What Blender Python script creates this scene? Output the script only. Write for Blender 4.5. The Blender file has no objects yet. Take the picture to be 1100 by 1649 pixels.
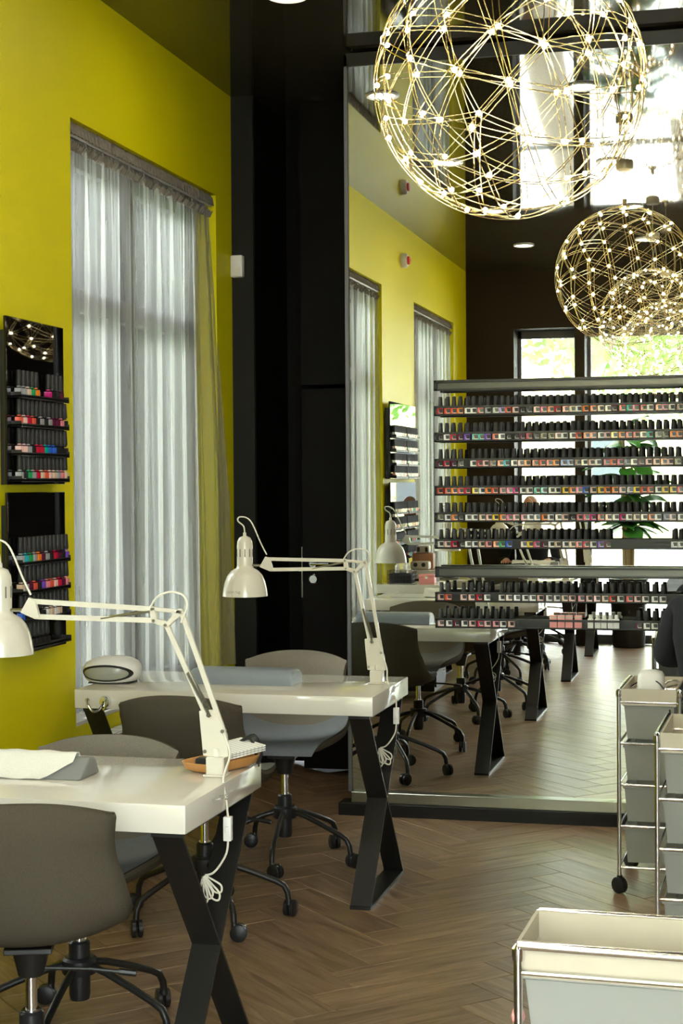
import bpy, bmesh, math, random
from mathutils import Vector, Matrix
import numpy as np
random.seed(7)
S = bpy.context.scene
COL = S.collection
# ------------------------------------------------------------------ camera
F_PX, YAW, PITCH, ROLL, CAMH = 2586.18, .2474, .0175, -.0071, 1.4916
cy, sy = math.cos(YAW), math.sin(YAW)
_r, _f, _u = Vector((cy, sy, 0)), Vector((-sy, cy, 0)), Vector((0, 0, 1))
cp, sp = math.cos(PITCH), math.sin(PITCH)
f2 = _f * cp - _u * sp
u2 = _u * cp + _f * sp
cr, sr = math.cos(ROLL), math.sin(ROLL)
r3 = _r * cr + u2 * sr
u3 = u2 * cr - _r * sr
cam = bpy.data.cameras.new('camera')
cam.sensor_fit = 'VERTICAL'
cam.sensor_height = 36
cam.lens = F_PX * 36 / 1649
cam.clip_start = .05
camo = bpy.data.objects.new('camera', cam)
COL.objects.link(camo)
camo.matrix_world = Matrix(((r3.x, u3.x, -f2.x, 0), (r3.y, u3.y, -f2.y, 0), (r3.z, u3.z, -f2.z, CAMH), (0, 0, 0, 1)))
S.camera = camo
# ------------------------------------------------------------------ sky, light, exposure
W = bpy.data.worlds.new('sky')
S.world = W
W.use_nodes = True
bg = W.node_tree.nodes['Background']
bg.inputs[0].default_value = (.93, .97, 1, 1)
bg.inputs[1].default_value = 15.0
S.view_settings.view_transform = 'Standard'
S.view_settings.look = 'None'
S.view_settings.exposure = 0.92
S.view_settings.gamma = 1
S.view_settings.use_curve_mapping = False
cyc = S.cycles
cyc.use_denoising = True
cyc.max_bounces = 9
cyc.diffuse_bounces = 4
cyc.glossy_bounces = 6
cyc.transmission_bounces = 6
cyc.transparent_max_bounces = 14
cyc.sample_clamp_indirect = 6
cyc.use_light_tree = True
cyc.caustics_refractive = False

SX = -2.5115        # left wall
ZC = 3.44           # ceiling
M = 7.045           # mirror plane
YB = -.6            # rear wall

def portal(x, y, z, sx, sz, rot):
    l = bpy.data.lights.new('daylight_portal', 'AREA')
    l.shape = 'RECTANGLE'; l.size = sx; l.size_y = sz
    l.cycles.is_portal = True
    o = bpy.data.objects.new('daylight_portal', l)
    o.location = (x, y, z); o.rotation_euler = rot
    COL.objects.link(o)
portal(-.35, YB - .5, 1.5, 3.4, 2.9, (math.pi / 2, 0, 0))
for y0, y1 in ((5.72, 7.48), (2.94, 4.7), (.066, 1.80)):
    portal(-2.72, (y0 + y1) / 2, 1.75, 2.4, 1.76, (0, -math.pi / 2, 0))

# ------------------------------------------------------------------ materials
def nt(name):
    m = bpy.data.materials.new(name); m.use_nodes = True
    return m, m.node_tree.nodes, m.node_tree.links, m.node_tree.nodes['Principled BSDF']
def mat(name, col, rough=.5, metal=0, spec=.5, noise=0, scale=20, bump=0, coat=0, emit=None, es=0, stretch=(1, 1, 1), trans=0, ior=1.45):
    m, N, L, p = nt(name)
    p.inputs['Base Color'].default_value = (*col, 1)
    p.inputs['Roughness'].default_value = rough
    p.inputs['Metallic'].default_value = metal
    p.inputs['Specular IOR Level'].default_value = spec
    p.inputs['Coat Weight'].default_value = coat
    p.inputs['Transmission Weight'].default_value = trans
    p.inputs['IOR'].default_value = ior
    if emit:
        p.inputs['Emission Color'].default_value = (*emit, 1)
        p.inputs['Emission Strength'].default_value = es
    if noise or bump:
        tc = N.new('ShaderNodeTexCoord'); mp = N.new('ShaderNodeMapping'); mp.inputs['Scale'].default_value = stretch
        nz = N.new('ShaderNodeTexNoise'); nz.inputs['Scale'].default_value = scale; nz.inputs['Detail'].default_value = 4
        L.new(tc.outputs['Object'], mp.inputs[0]); L.new(mp.outputs[0], nz.inputs['Vector'])
        if noise:
            mx = N.new('ShaderNodeMix'); mx.data_type = 'RGBA'
            mx.inputs[6].default_value = (*[c * (1 - noise) for c in col], 1)
            mx.inputs[7].default_value = (*[min(1, c * (1 + noise)) for c in col], 1)
            L.new(nz.outputs['Fac'], mx.inputs[0]); L.new(mx.outputs[2], p.inputs['Base Color'])
        if bump:
            b = N.new('ShaderNodeBump'); b.inputs['Strength'].default_value = bump; b.inputs['Distance'].default_value = .002
            L.new(nz.outputs['Fac'], b.inputs['Height']); L.new(b.outputs[0], p.inputs['Normal'])
    return m
MT = {}
MT['green'] = mat('lime_paint', (.70, .62, .001), .5, noise=.03, scale=3, spec=.25)
MT['dark_wall'] = mat('charcoal_brown_paint', (.024, .017, .009), .6, noise=.08, scale=2, spec=.12)
MT['dark_panel'] = mat('dark_wood_laminate', (.0050, .0042, .0032), .5, noise=.25, scale=6, stretch=(12, 12, .6), spec=.08)
MT['pilaster'] = mat('anthracite_strip', (.014, .014, .012), .5, spec=.15)
MT['ceiling'] = mat('glossy_stretch_ceiling', (.030, .025, .016), .035, ior=2.1, spec=.5)
MT['white_wall'] = mat('off_white_paint', (.45, .44, .40), .6)
MT['tabletop'] = mat('white_gloss_lacquer', (.66, .62, .53), .10, coat=.3)
MT['black_steel'] = mat('black_powder_coated_steel', (.010, .0095, .008), .4, noise=.1, scale=60)
MT['black_plastic'] = mat('black_plastic', (.012, .012, .012), .4)
MT['black_gloss'] = mat('black_gloss_acrylic', (.003, .003, .003), .015, ior=1.42)
MT['chrome'] = mat('chrome', (.8, .8, .8), .12, metal=1)
MT['alu'] = mat('brushed_aluminium', (.34, .33, .27), .3, metal=1)
MT['gold'] = mat('gold_wire', (.76, .62, .32), .22, metal=1)
MT['lampwhite'] = mat('white_lamp_enamel', (.62, .58, .47), .25, coat=.3)
MT['white_plastic'] = mat('white_plastic', (.75, .73, .68), .35)
MT['cord'] = mat('cream_cord', (.68, .64, .52), .5)
MT['fabric'] = mat('grey_brown_wool', (.070, .059, .041), .95, noise=.2, scale=260, bump=.5, spec=.1)
MT['fabric_in'] = mat('grey_wool', (.185, .163, .126), .95, noise=.22, scale=220, bump=.4, spec=.15)
MT['seat'] = mat('blue_grey_wool', (.175, .185, .19), .9, noise=.2, scale=220, bump=.4, spec=.2)
MT['pad'] = mat('blue_grey_leatherette', (.22, .245, .26), .38, noise=.05, scale=40)
MT['grey_pad'] = mat('grey_leatherette', (.20, .20, .185), .5)
MT['towel'] = mat('cream_towel', (.70, .67, .58), .95, noise=.06, scale=150, bump=.6)
MT['drawer'] = mat('frosted_white_plastic', (.44, .44, .415), .35, trans=.2, noise=.04, scale=8)
def trans_mat():
    m, N, L, p = nt('translucent_drawer')
    d = N.new('ShaderNodeBsdfTranslucent'); d.inputs[0].default_value = (.70, .70, .66, 1)
    mx = N.new('ShaderNodeMixShader'); mx.inputs[0].default_value = .45
    p.inputs['Base Color'].default_value = (.48, .48, .45, 1); p.inputs['Roughness'].default_value = .35
    L.new(p.outputs[0], mx.inputs[1]); L.new(d.outputs[0], mx.inputs[2]); L.new(mx.outputs[0], N['Material Output'].inputs[0])
    return m
MT['drawer'] = trans_mat()
MT['cream'] = mat('cream_plastic', (.50, .445, .34), .4, noise=.04, scale=15)
MT['wood'] = mat('honey_wood', (.50, .24, .07), .45, noise=.25, scale=14, stretch=(1, 8, 1))
MT['paper'] = mat('striped_paper', (.82, .80, .74), .8)
MT['frame_grey'] = mat('grey_window_frame', (.10, .10, .10), .5)
MT['plinth'] = mat('black_plinth', (.012, .011, .009), .5, spec=.2)
MT['cap'] = mat('black_cap', (.016, .015, .013), .5)
MT['rail_grey'] = mat('dark_anodised', (.10, .10, .09), .35, metal=.9)
MT['canopy'] = mat('champagne_metal', (.55, .48, .34), .35, metal=.5)
MT['red'] = mat('red_lens', (.7, .05, .02), .3)
MT['pink'] = mat('pink_enamel', (.75, .28, .26), .35)
MT['wire'] = mat('dark_wire', (.06, .06, .05), .4, metal=.8)
MT['uvgrey'] = mat('grey_green_window', (.30, .30, .24), .25)
MT['skin'] = mat('skin', (.52, .25, .15), .5)
MT['cloth'] = mat('black_cloth', (.010, .010, .012), .9, noise=.2, scale=60)
MT['cloth2'] = mat('dark_grey_cloth', (.03, .03, .035), .9)
MT['leaf'] = mat('plant_leaf', (.05, .22, .03), .35, noise=.3, scale=6)
MT['tree_leaf'] = mat('tree_leaf', (.16, .34, .06), .6, noise=.4, scale=3)
MT['bark'] = mat('bark', (.20, .17, .13), .9, noise=.3, scale=8, bump=.8)
MT['bamboo'] = mat('tan_stem', (.45, .33, .17), .6, noise=.2, scale=10)
MT['pave'] = mat('pale_paving', (.55, .54, .50), .8, noise=.15, scale=3)
MT['render_white'] = mat('white_render', (.75, .76, .76), .8)
MT['render_grey'] = mat('grey_render', (.13, .135, .13), .85, noise=.2, scale=.5)
MT['render_yellow'] = mat('cream_render', (.72, .64, .30), .8)
MT['car'] = mat('pale_car_paint', (.6, .65, .65), .2, coat=.6)
MT['dark_glass'] = mat('dark_glass', (.05, .06, .065), .08)
MT['sill_wood'] = mat('reddish_wood', (.42, .20, .10), .5, noise=.2, scale=12, stretch=(8, 1, 1))
MT['reflect_dark'] = mat('painted_glass_reflection', (.03, .03, .03), .3)
MT['bulb'] = mat('warm_led', (1, .9, .6), .4, emit=(1, .88, .60), es=120)
MT['down'] = mat('downlight_disc', (1, 1, 1), .4, emit=(1, .93, .80), es=48)
MT['text'] = mat('grey_print', (.12, .11, .09), .5)

def mirror_mat():
    m, N, L, p = nt('silver_mirror')
    p.inputs['Base Color'].default_value = (.86, .875, .84, 1); p.inputs['Metallic'].default_value = 1; p.inputs['Roughness'].default_value = 0
    return m
MT['mirror'] = mirror_mat()
def glass_mat():
    m, N, L, p = nt('clear_window_glass')
    N.remove(p)
    t = N.new('ShaderNodeBsdfTransparent'); t.inputs[0].default_value = (.95, .97, .96, 1)
    g = N.new('ShaderNodeBsdfGlossy'); g.inputs['Roughness'].default_value = 0
    fr = N.new('ShaderNodeFresnel'); fr.inputs[0].default_value = 1.45
    mx = N.new('ShaderNodeMixShader')
    L.new(fr.outputs[0], mx.inputs[0]); L.new(t.outputs[0], mx.inputs[1]); L.new(g.outputs[0], mx.inputs[2])
    L.new(mx.outputs[0], N['Material Output'].inputs[0])
    return m
MT['glass'] = glass_mat()
def curtain_mat():
    m, N, L, p = nt('sheer_grey_voile')
    N.remove(p)
    tc = N.new('ShaderNodeTexCoord'); mp = N.new('ShaderNodeMapping'); mp.inputs['Scale'].default_value = (12, 12, .5)
    nz = N.new('ShaderNodeTexNoise'); nz.inputs['Scale'].default_value = 1.0; nz.inputs['Detail'].default_value = 3; nz.inputs['Distortion'].default_value = .6
    L.new(tc.outputs['Object'], mp.inputs[0]); L.new(mp.outputs[0], nz.inputs['Vector'])
    rp = N.new('ShaderNodeMapRange'); rp.inputs['From Min'].default_value = .3; rp.inputs['From Max'].default_value = .7
    rp.inputs['To Min'].default_value = .31; rp.inputs['To Max'].default_value = .39
    L.new(nz.outputs['Fac'], rp.inputs['Value'])
    # weave: denser when seen edge-on
    lw = N.new('ShaderNodeLayerWeight'); lw.inputs['Blend'].default_value = .35
    ad = N.new('ShaderNodeMath'); ad.operation = 'MULTIPLY_ADD'; ad.inputs[1].default_value = .22; ad.use_clamp = True
    L.new(lw.outputs['Facing'], ad.inputs[0]); L.new(rp.outputs[0], ad.inputs[2])
    t = N.new('ShaderNodeBsdfTransparent')
    d = N.new('ShaderNodeBsdfDiffuse'); d.inputs[0].default_value = (.56, .55, .51, 1)
    tl = N.new('ShaderNodeBsdfTranslucent'); tl.inputs[0].default_value = (.52, .52, .51, 1)
    a = N.new('ShaderNodeMixShader'); a.inputs[0].default_value = .5
    L.new(d.outputs[0], a.inputs[1]); L.new(tl.outputs[0], a.inputs[2])
    mx = N.new('ShaderNodeMixShader')
    L.new(ad.outputs[0], mx.inputs[0]); L.new(t.outputs[0], mx.inputs[1]); L.new(a.outputs[0], mx.inputs[2])
    L.new(mx.outputs[0], N['Material Output'].inputs[0])
    return m
MT['curtain'] = curtain_mat()
MT['curtain_head'] = mat('gathered_voile_heading', (.17, .15, .12), .95, noise=.35, scale=60, bump=.8)
def plank_mat():
    m, N, L, p = nt('oak_plank')
    tc = N.new('ShaderNodeTexCoord'); mp = N.new('ShaderNodeMapping'); mp.inputs['Scale'].default_value = (1.2, 14, 14)
    oi = N.new('ShaderNodeObjectInfo')
    av = N.new('ShaderNodeVectorMath'); av.operation = 'ADD'
    sc = N.new('ShaderNodeVectorMath'); sc.operation = 'SCALE'; sc.inputs['Scale'].default_value = 37
    cx = N.new('ShaderNodeCombineXYZ')
    for i in range(3): L.new(oi.outputs['Random'], cx.inputs[i])
    L.new(cx.outputs[0], sc.inputs[0]); L.new(tc.outputs['Object'], av.inputs[0]); L.new(sc.outputs[0], av.inputs[1])
    L.new(av.outputs[0], mp.inputs[0])
    nz = N.new('ShaderNodeTexNoise'); nz.inputs['Scale'].default_value = 2.2; nz.inputs['Detail'].default_value = 7; nz.inputs['Distortion'].default_value = 1.4
    L.new(mp.outputs[0], nz.inputs['Vector'])
    cr_ = N.new('ShaderNodeValToRGB')
    e = cr_.color_ramp.elements
    e[0].position = .3; e[0].color = (.125, .071, .034, 1); e[1].position = .72; e[1].color = (.335, .215, .122, 1)
    L.new(nz.outputs['Fac'], cr_.inputs[0])
    hs = N.new('ShaderNodeHueSaturation')
    mr = N.new('ShaderNodeMapRange'); mr.inputs['To Min'].default_value = .82; mr.inputs['To Max'].default_value = 1.13
    L.new(oi.outputs['Random'], mr.inputs['Value']); L.new(mr.outputs[0], hs.inputs['Value'])
    L.new(cr_.outputs[0], hs.inputs['Color']); L.new(hs.outputs[0], p.inputs['Base Color'])
    p.inputs['Roughness'].default_value = .36
    p.inputs['Specular IOR Level'].default_value = .75
    b = N.new('ShaderNodeBump'); b.inputs['Strength'].default_value = .35; b.inputs['Distance'].default_value = .002
    L.new(nz.outputs['Fac'], b.inputs['Height']); L.new(b.outputs[0], p.inputs['Normal'])
    return m
MT['plank'] = plank_mat()
def stripe_mat():
    m, N, L, p = nt('ruled_paper')
    tc = N.new('ShaderNodeTexCoord'); wv = N.new('ShaderNodeTexWave'); wv.inputs['Scale'].default_value = 24; wv.bands_direction = 'Y'
    L.new(tc.outputs['Object'], wv.inputs[0])
    r = N.new('ShaderNodeValToRGB'); r.color_ramp.elements[0].color = (.5, .5, .46, 1); r.color_ramp.elements[1].color = (.84, .82, .75, 1)
    r.color_ramp.elements[0].position = .06; r.color_ramp.elements[1].position = .16
    L.new(wv.outputs['Fac'], r.inputs[0]); L.new(r.outputs[0], p.inputs['Base Color'])
    return m
MT['ruled'] = stripe_mat()
def grid_mat():
    m, N, L, p = nt('checked_cloth')
    tc = N.new('ShaderNodeTexCoord'); bt = N.new('ShaderNodeTexBrick'); bt.offset = 0
    bt.inputs['Scale'].default_value = 14; bt.inputs['Mortar Size'].default_value = .04; bt.inputs['Brick Width'].default_value = 1; bt.inputs['Row Height'].default_value = 1
    bt.inputs['Color1'].default_value = bt.inputs['Color2'].default_value = (.8, .8, .76, 1); bt.inputs['Mortar'].default_value = (.08, .08, .09, 1)
    L.new(tc.outputs['Object'], bt.inputs[0]); L.new(bt.outputs[0], p.inputs['Base Color'])
    return m
MT['grid'] = grid_mat()

# ------------------------------------------------------------------ mesh helpers
class MB:
    def __init__(s): s.v = []; s.f = []; s.mi = []
    def add(s, vs, fs, mi=0):
        n = len(s.v); s.v += [tuple(v) for v in vs]
        s.f += [tuple(i + n for i in f) for f in fs]; s.mi += [mi] * len(fs)
        return s
    def box(s, x0, x1, y0, y1, z0, z1, mi=0):
        vs = [(x, y, z) for x in (x0, x1) for y in (y0, y1) for z in (z0, z1)]
        return s.add(vs, [(0, 1, 3, 2), (4, 6, 7, 5), (0, 4, 5, 1), (2, 3, 7, 6), (0, 2, 6, 4), (1, 5, 7, 3)], mi)
    def prism(s, pts, d, mi=0):
        # pts: polygon in 3D, d: extrusion vector
        n = len(pts); d = Vector(d); a = [Vector(p) for p in pts]; b = [p + d for p in a]
        return s.add(a + b, [tuple(range(n))[::-1], tuple(range(n, 2 * n))] + [(i, (i + 1) % n, n + (i + 1) % n, n + i) for i in range(n)], mi)
    def tube(s, pts, r, n=8, mi=0, cap=True, closed=False):
        P = [Vector(p) for p in pts]; k = len(P)
        R = r if isinstance(r, (list, tuple)) else [r] * k
        T = []
        for i in range(k):
            a = P[(i - 1) % k] if (closed or i > 0) else P[i]
            b = P[(i + 1) % k] if (closed or i < k - 1) else P[i]
            T.append((b - a).normalized() if (b - a).length > 1e-9 else Vector((0, 0, 1)))
        up = Vector((0, 0, 1)) if abs(T[0].z) < .9 else Vector((1, 0, 0))
        nn = (up - T[0] * up.dot(T[0])).normalized()
        vs = []
        for i in range(k):
            nn = (nn - T[i] * nn.dot(T[i]))
            nn = nn.normalized() if nn.length > 1e-6 else T[i].orthogonal().normalized()
            bb = T[i].cross(nn)
            for j in range(n):
                a = 2 * math.pi * j / n
                vs.append(P[i] + (nn * math.cos(a) + bb * math.sin(a)) * R[i])
        fs = []
        for i in range(k if closed else k - 1):
            for j in range(n):
                i2 = (i + 1) % k; j2 = (j + 1) % n
                fs.append((i * n + j, i * n + j2, i2 * n + j2, i2 * n + j))
        if cap and not closed:
            fs.append(tuple(range(n))[::-1]); fs.append(tuple(range((k - 1) * n, k * n)))
        return s.add(vs, fs, mi)
    def lathe(s, prof, c=(0, 0, 0), n=20, mi=0, axis='z', sc=(1, 1), cap=True):
        vs = []; k = len(prof); c = Vector(c)
        for r, h in prof:
            r = max(r, 1e-4)
            for j in range(n):
                a = 2 * math.pi * j / n; x, y = r * math.cos(a) * sc[0], r * math.sin(a) * sc[1]
                v = (x, y, h) if axis == 'z' else ((h, x, y) if axis == 'x' else (x, h, y))
                vs.append(c + Vector(v))
        fs = [(i * n + j, i * n + (j + 1) % n, (i + 1) * n + (j + 1) % n, (i + 1) * n + j) for i in range(k - 1) for j in range(n)]
        if axis == 'y': fs = [f[::-1] for f in fs]
        e0 = tuple(range(n)); e1 = tuple(range((k - 1) * n, k * n))
        if cap: fs += [e0[::-1], e1] if axis != 'y' else [e0, e1[::-1]]
        return s.add(vs, fs, mi)
    def grid(s, G, mi=0, closed_u=False):
        nv = len(G); nu = len(G[0])
        vs = [p for row in G for p in row]
        fs = []
        for i in range(nv - 1):
            for j in range(nu if closed_u else nu - 1):
                fs.append((i * nu + j, i * nu + (j + 1) % nu, (i + 1) * nu + (j + 1) % nu, (i + 1) * nu + j))
        return s.add(vs, fs, mi)
    def mesh(s, name, mats, smooth=True, bevel=0, solid=0, seg=2, angle=38):
        me = bpy.data.meshes.new(name)
        me.from_pydata([tuple(v) for v in s.v], [], s.f)
        ms = mats if isinstance(mats, (list, tuple)) else [mats]
        for m in ms: me.materials.append(MT[m] if isinstance(m, str) else m)
        me.polygons.foreach_set('material_index', s.mi)
        me.update()
        if bevel or solid:
            b = bmesh.new(); b.from_mesh(me)
            bmesh.ops.remove_doubles(b, verts=b.verts, dist=1e-6)
            if solid:
                bmesh.ops.recalc_face_normals(b, faces=b.faces)
                bmesh.ops.solidify(b, geom=b.faces[:], thickness=solid)
            if bevel:
                es = [e for e in b.edges if len(e.link_faces) == 2 and e.calc_face_angle(0) > .5]
                bmesh.ops.bevel(b, geom=es, offset=bevel, segments=seg, affect='EDGES', profile=.5, clamp_overlap=True)
            b.to_mesh(me); b.free()
        if smooth:
            me.polygons.foreach_set('use_smooth', [True] * len(me.polygons))
            me.set_sharp_from_angle(angle=math.radians(angle))
        return me
    def build(s, name, mats, parent=None, loc=None, **k):
        return link(name, s.mesh(name, mats, **k), parent, loc)
def link(name, me, parent=None, loc=None, rz=0):
    o = bpy.data.objects.new(name, me); COL.objects.link(o)
    if parent: o.parent = parent
    if loc: o.location = loc
    if rz: o.rotation_euler = (0, 0, rz)
    return o
USED = {}
def tag(o, label, cat, group=None):
    o['label'] = label; o['category'] = cat
    if group: o['group'] = group
    return o
def thing(name, label, cat, loc=(0, 0, 0), rz=0, group=None):
    o = bpy.data.objects.new(name, None); COL.objects.link(o)
    o.location = loc; o.rotation_euler = (0, 0, rz); o.empty_display_size = .05
    return tag(o, label, cat, group)
def struct(o): o['kind'] = 'structure'; return o
KIDS = {}
def kids(o):
    return [c for c in COL.objects if c.parent == o]
def dup(root, loc, rz, label, group=None):
    if root.name not in KIDS:
        tree = []
        for c in kids(root): tree.append((c, kids(c)))
        KIDS[root.name] = tree
    r = root.copy(); COL.objects.link(r); r.location = loc; r.rotation_euler = (0, 0, rz); r['label'] = label
    if group: r['group'] = group
    for c, gs in KIDS[root.name]:
        d = c.copy(); COL.objects.link(d); d.parent = r
        for g in gs:
            h = g.copy(); COL.objects.link(h); h.parent = d
    return r
def arc(c, r, a0, a1, n, ax='xz'):
    out = []
    for i in range(n + 1):
        a = a0 + (a1 - a0) * i / n; p, q = r * math.cos(a), r * math.sin(a)
        out.append((c[0] + p, c[1], c[2] + q) if ax == 'xz' else ((c[0] + p, c[1] + q, c[2]) if ax == 'xy' else (c[0], c[1] + p, c[2] + q)))
    return out
def smoothpath(pts, n=6):
    P = [Vector(p) for p in pts]; P = [P[0]] + P + [P[-1]]; out = []
    for i in range(1, len(P) - 2):
        for k in range(n):
            t = k / n; a, b, c, d = P[i - 1], P[i], P[i + 1], P[i + 2]
            out.append(.5 * ((2 * b) + (c - a) * t + (2 * a - 5 * b + 4 * c - d) * t * t + (3 * b - a - 3 * c + d) * t ** 3))
    out.append(P[-2]); return out

# ------------------------------------------------------------------ room shell
XR = 2.7
WINS = ((5.72, 7.48), (2.94, 4.70), (.066, 1.80))
ZW0, ZW1 = .56, 2.905
w = MB()
ys = [-1.1, .066, 1.80, 2.94, 4.70, 5.72, 7.48, 7.73]
for i in range(len(ys) - 1):
    a, b = ys[i], ys[i + 1]
    if (a, b) in WINS:
        w.box(SX - .35, SX, a, b, 0, ZW0); w.box(SX - .35, SX, a, b, ZW1, ZC + .1)
    else:
        w.box(SX - .35, SX, a, b, 0, ZC + .1)
wl = struct(w.build('wall_left', 'green', smooth=False))
MB().box(SX, SX + .012, 4.70, 5.712, 0, ZC).build('pier_facing', 'green', wl, smooth=False)
# rear wall: dark pier, lintel, post
w = MB()
w.box(SX - .35, -2.07, -.95, YB, 0, 2.9)
struct(MB().box(SX - .35, XR, -.95, YB, 2.90, ZC + .1).build('wall_back_lintel', 'dark_wall', smooth=False)).name = 'wall_back_upper'
struct(MB().box(-1.515, -1.425, -.90, YB, 0, 2.90).build('trim_3', 'dark_wall', smooth=False))
struct(MB().box(1.35, XR, -1.1, YB, 0, 2.90).build('trim_4', 'dark_wall', smooth=False))
struct(w.build('wall_back', 'dark_wall', smooth=False))
struct(MB().box(XR, XR + .2, -1.1, 8.4, 0, ZC + .1).build('wall_right', 'white_wall', smooth=False))
# far wall behind the mirror and the dark recess
w = MB()
w.box(SX - .35, SX, 7.73, 8.5, 0, ZC + .1); w.box(SX, XR, 8.32, 8.5, 0, ZC + .1)
w.box(SX, -2.395, 7.74, 8.32, 0, ZC)
w.box(-2.22, -1.70, 7.96, 8.32, 2.0, ZC)
w.box(-1.70, XR, 7.10, 8.32, 0, ZC)
struct(w.build('wall_front', 'dark_panel', smooth=False))
struct(MB().box(SX, -2.398, 7.725, 7.74, 0, ZC).build('trim_1', 'pilaster', smooth=False))
struct(MB().box(SX - .3, XR, YB - .5, 8.5, ZC, ZC + .12).build('ceiling', 'ceiling', smooth=False))
fl = struct(MB().box(SX - .3, XR, -1.1, 8.5, -.10, -.012).build('floor', 'black_plastic', smooth=False))
# herringbone planks
PW, PN = .155, 4
def plank_mesh(j):
    g = .0012; L_ = PW * PN
    m = MB().box(g, L_ - g, g, PW - g, -.014, 0)
    return m.mesh('plank', 'plank', smooth=False, bevel=.0012, seg=1)
PM = [plank_mesh(0)]
c45 = math.cos(math.pi / 4)
cells = []
for k in range(-40, 90):
    for mm in range(-12, 12):
        for ty in (0, 1):
            if ty == 0: p = Vector(((k + 2 * PN * mm) * PW, k * PW)); an = 0; ctr = p + Vector((PN * PW / 2, PW / 2))
            else:
                p = Vector(((k - 1 + 2 * PN * mm) * PW + PW, k * PW)); an = math.pi / 2; ctr = p + Vector((-PW / 2, PN * PW / 2))
            rot = lambda q: Vector((c45 * q.x - c45 * q.y, c45 * q.x + c45 * q.y))
            P, C = rot(p) + Vector((-1.13, 0)), rot(ctr) + Vector((-1.13, 0))
            if SX - .3 < C.x < XR and -.95 < C.y < 8.2: cells.append((P, an + math.pi / 4, C))
def seen(C):
    # nearest to the lens in direct view or in the mirror
    inx = (-.46 * C.y - .1 < C.x < -.02 * C.y + .05) and C.y > 2.6
    return (0 if inx else 1, (C - Vector((-1., 5.))).length)
cells.sort(key=lambda t: seen(t[2]))
for P, an, C in cells[:296]:
    link('plank', PM[0], fl, (P.x, P.y, 0), an)
rest = MB()
for P, an, C in cells[296:]:
    ca, sa = math.cos(an), math.sin(an); g = .0012; L_ = PW * PN
    q = [(g, g), (L_ - g, g), (L_ - g, PW - g), (g, PW - g)]
    q = [(P.x + ca * x - sa * y, P.y + sa * x + ca * y) for x, y in q]
    rest.prism([(x, y, -.014) for x, y in q], (0, 0, .014))
o = rest.build('plank_field', 'plank', fl, smooth=False); o['kind'] = 'stuff'
# baseboard in the recess, plinth etc. are on the mirror

# windows: frames, panes, sill
def side_window(n, y0, y1):
    X0, X1 = SX - .19, SX - .11
    f = MB()
    ymu = y0 + .64
    for a, b, c, d in ((y0, y0 + .10, ZW0, ZW1), (ymu, ymu + .15, ZW0, ZW1), (y1 - .26, y1, ZW0, ZW1), (y0, y1, ZW0, ZW0 + .08), (y0, y1, ZW1 - .13, ZW1), (y0, y1, 2.20, 2.29)):
        f.box(X0, X1, a, b, c, d)
    fr = struct(f.build('window_%d' % n, 'frame_grey', bevel=.003, seg=1))
    for a, b in ((y0 + .1, ymu), (ymu + .15, y1 - .26)):
        for c, d in ((ZW0 + .08, 2.20), (2.29, ZW1 - .13)):
            MB().box(X0 + .035, X0 + .041, a, b, c, d).build('pane', 'glass', fr, smooth=False)
    MB().box(SX - .11, SX - .002, y0 + .002, y1 - .002, ZW0, ZW0 + .018).build('window_sill', 'white_plastic', fr, bevel=.003, seg=1)
for i, (a, b) in enumerate(WINS): side_window(i + 1, a, b)
# rear glazing: shop window and door bays
f = MB()
xs = [-2.015, -1.515, -1.425, -.2, .9, 2.2]
GY = -.88
def glaz(n, x0, x1, bars, door=False):
    f = MB()
    t = .03
    f.box(x0, x0 + t, GY - .05, GY, 0, 2.9); f.box(x1 - t, x1, GY - .05, GY, 0, 2.9)
    f.box(x0, x1, GY - .05, GY, 2.83, 2.9); f.box(x0, x1, GY - .05, GY, 0, .08)
    for z in bars: f.box(x0 + t, x1 - t, GY - .05, GY, z, z + .05)
    o = struct(f.build(('door_%d' if door else 'window_%d') % n, 'frame_grey', bevel=.003, seg=1))
    zz = [.08] + [z for z in bars] + [2.83]
    for i in range(len(zz) - 1):
        MB().box(x0 + t, x1 - t, GY - .03, GY - .024, zz[i] + (.05 if i else 0), zz[i + 1]).build('pane', 'glass', o, smooth=False)
    return o
glaz(4, -2.07, -1.515, [2.25])
glaz(5, -1.425, -.35, [2.25])
d = glaz(1, -.35, .75, [2.25], True)
MB().tube([(-.25, GY + .05, .9), (-.25, GY + .05, 1.5)], .012).box(-.256, -.244, GY, GY + .05, .93, .945).box(-.256, -.244, GY, GY + .05, 1.455, 1.47).build('door_handle', 'chrome', d)
glaz(6, .75, 1.35, [2.25])

# door and lock in the dark recess
d = MB().box(-2.215, -1.735, 7.945, 7.985, .03, 1.98).build('door_2', 'dark_panel', bevel=.002, seg=1); struct(d)
MB().box(-2.219, -2.2145, 7.938, 7.95, .91, 1.17).build('lock_plate', 'alu', d)
MB().box(-2.232, -2.2175, 7.935, 7.946, 1.045, 1.06).build('latch', 'white_plastic', d)
MB().lathe([(.0, -.018), (.02, -.018), (.026, -.012), (.026, 0)], (-2.155, 7.945, 1.005), n=24, axis='y').build('lock_rosette', 'chrome', d)
h = MB().lathe([(.0, -.018), (.02, -.018), (.026, -.012), (.026, 0)], (-2.155, 7.945, 1.085), n=24, axis='y')
h.tube([(-2.155, 7.93, 1.085), (-2.155, 7.89, 1.085), (-2.06, 7.885, 1.085)], .008)
h.build('door_handle', 'chrome', d)

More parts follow.
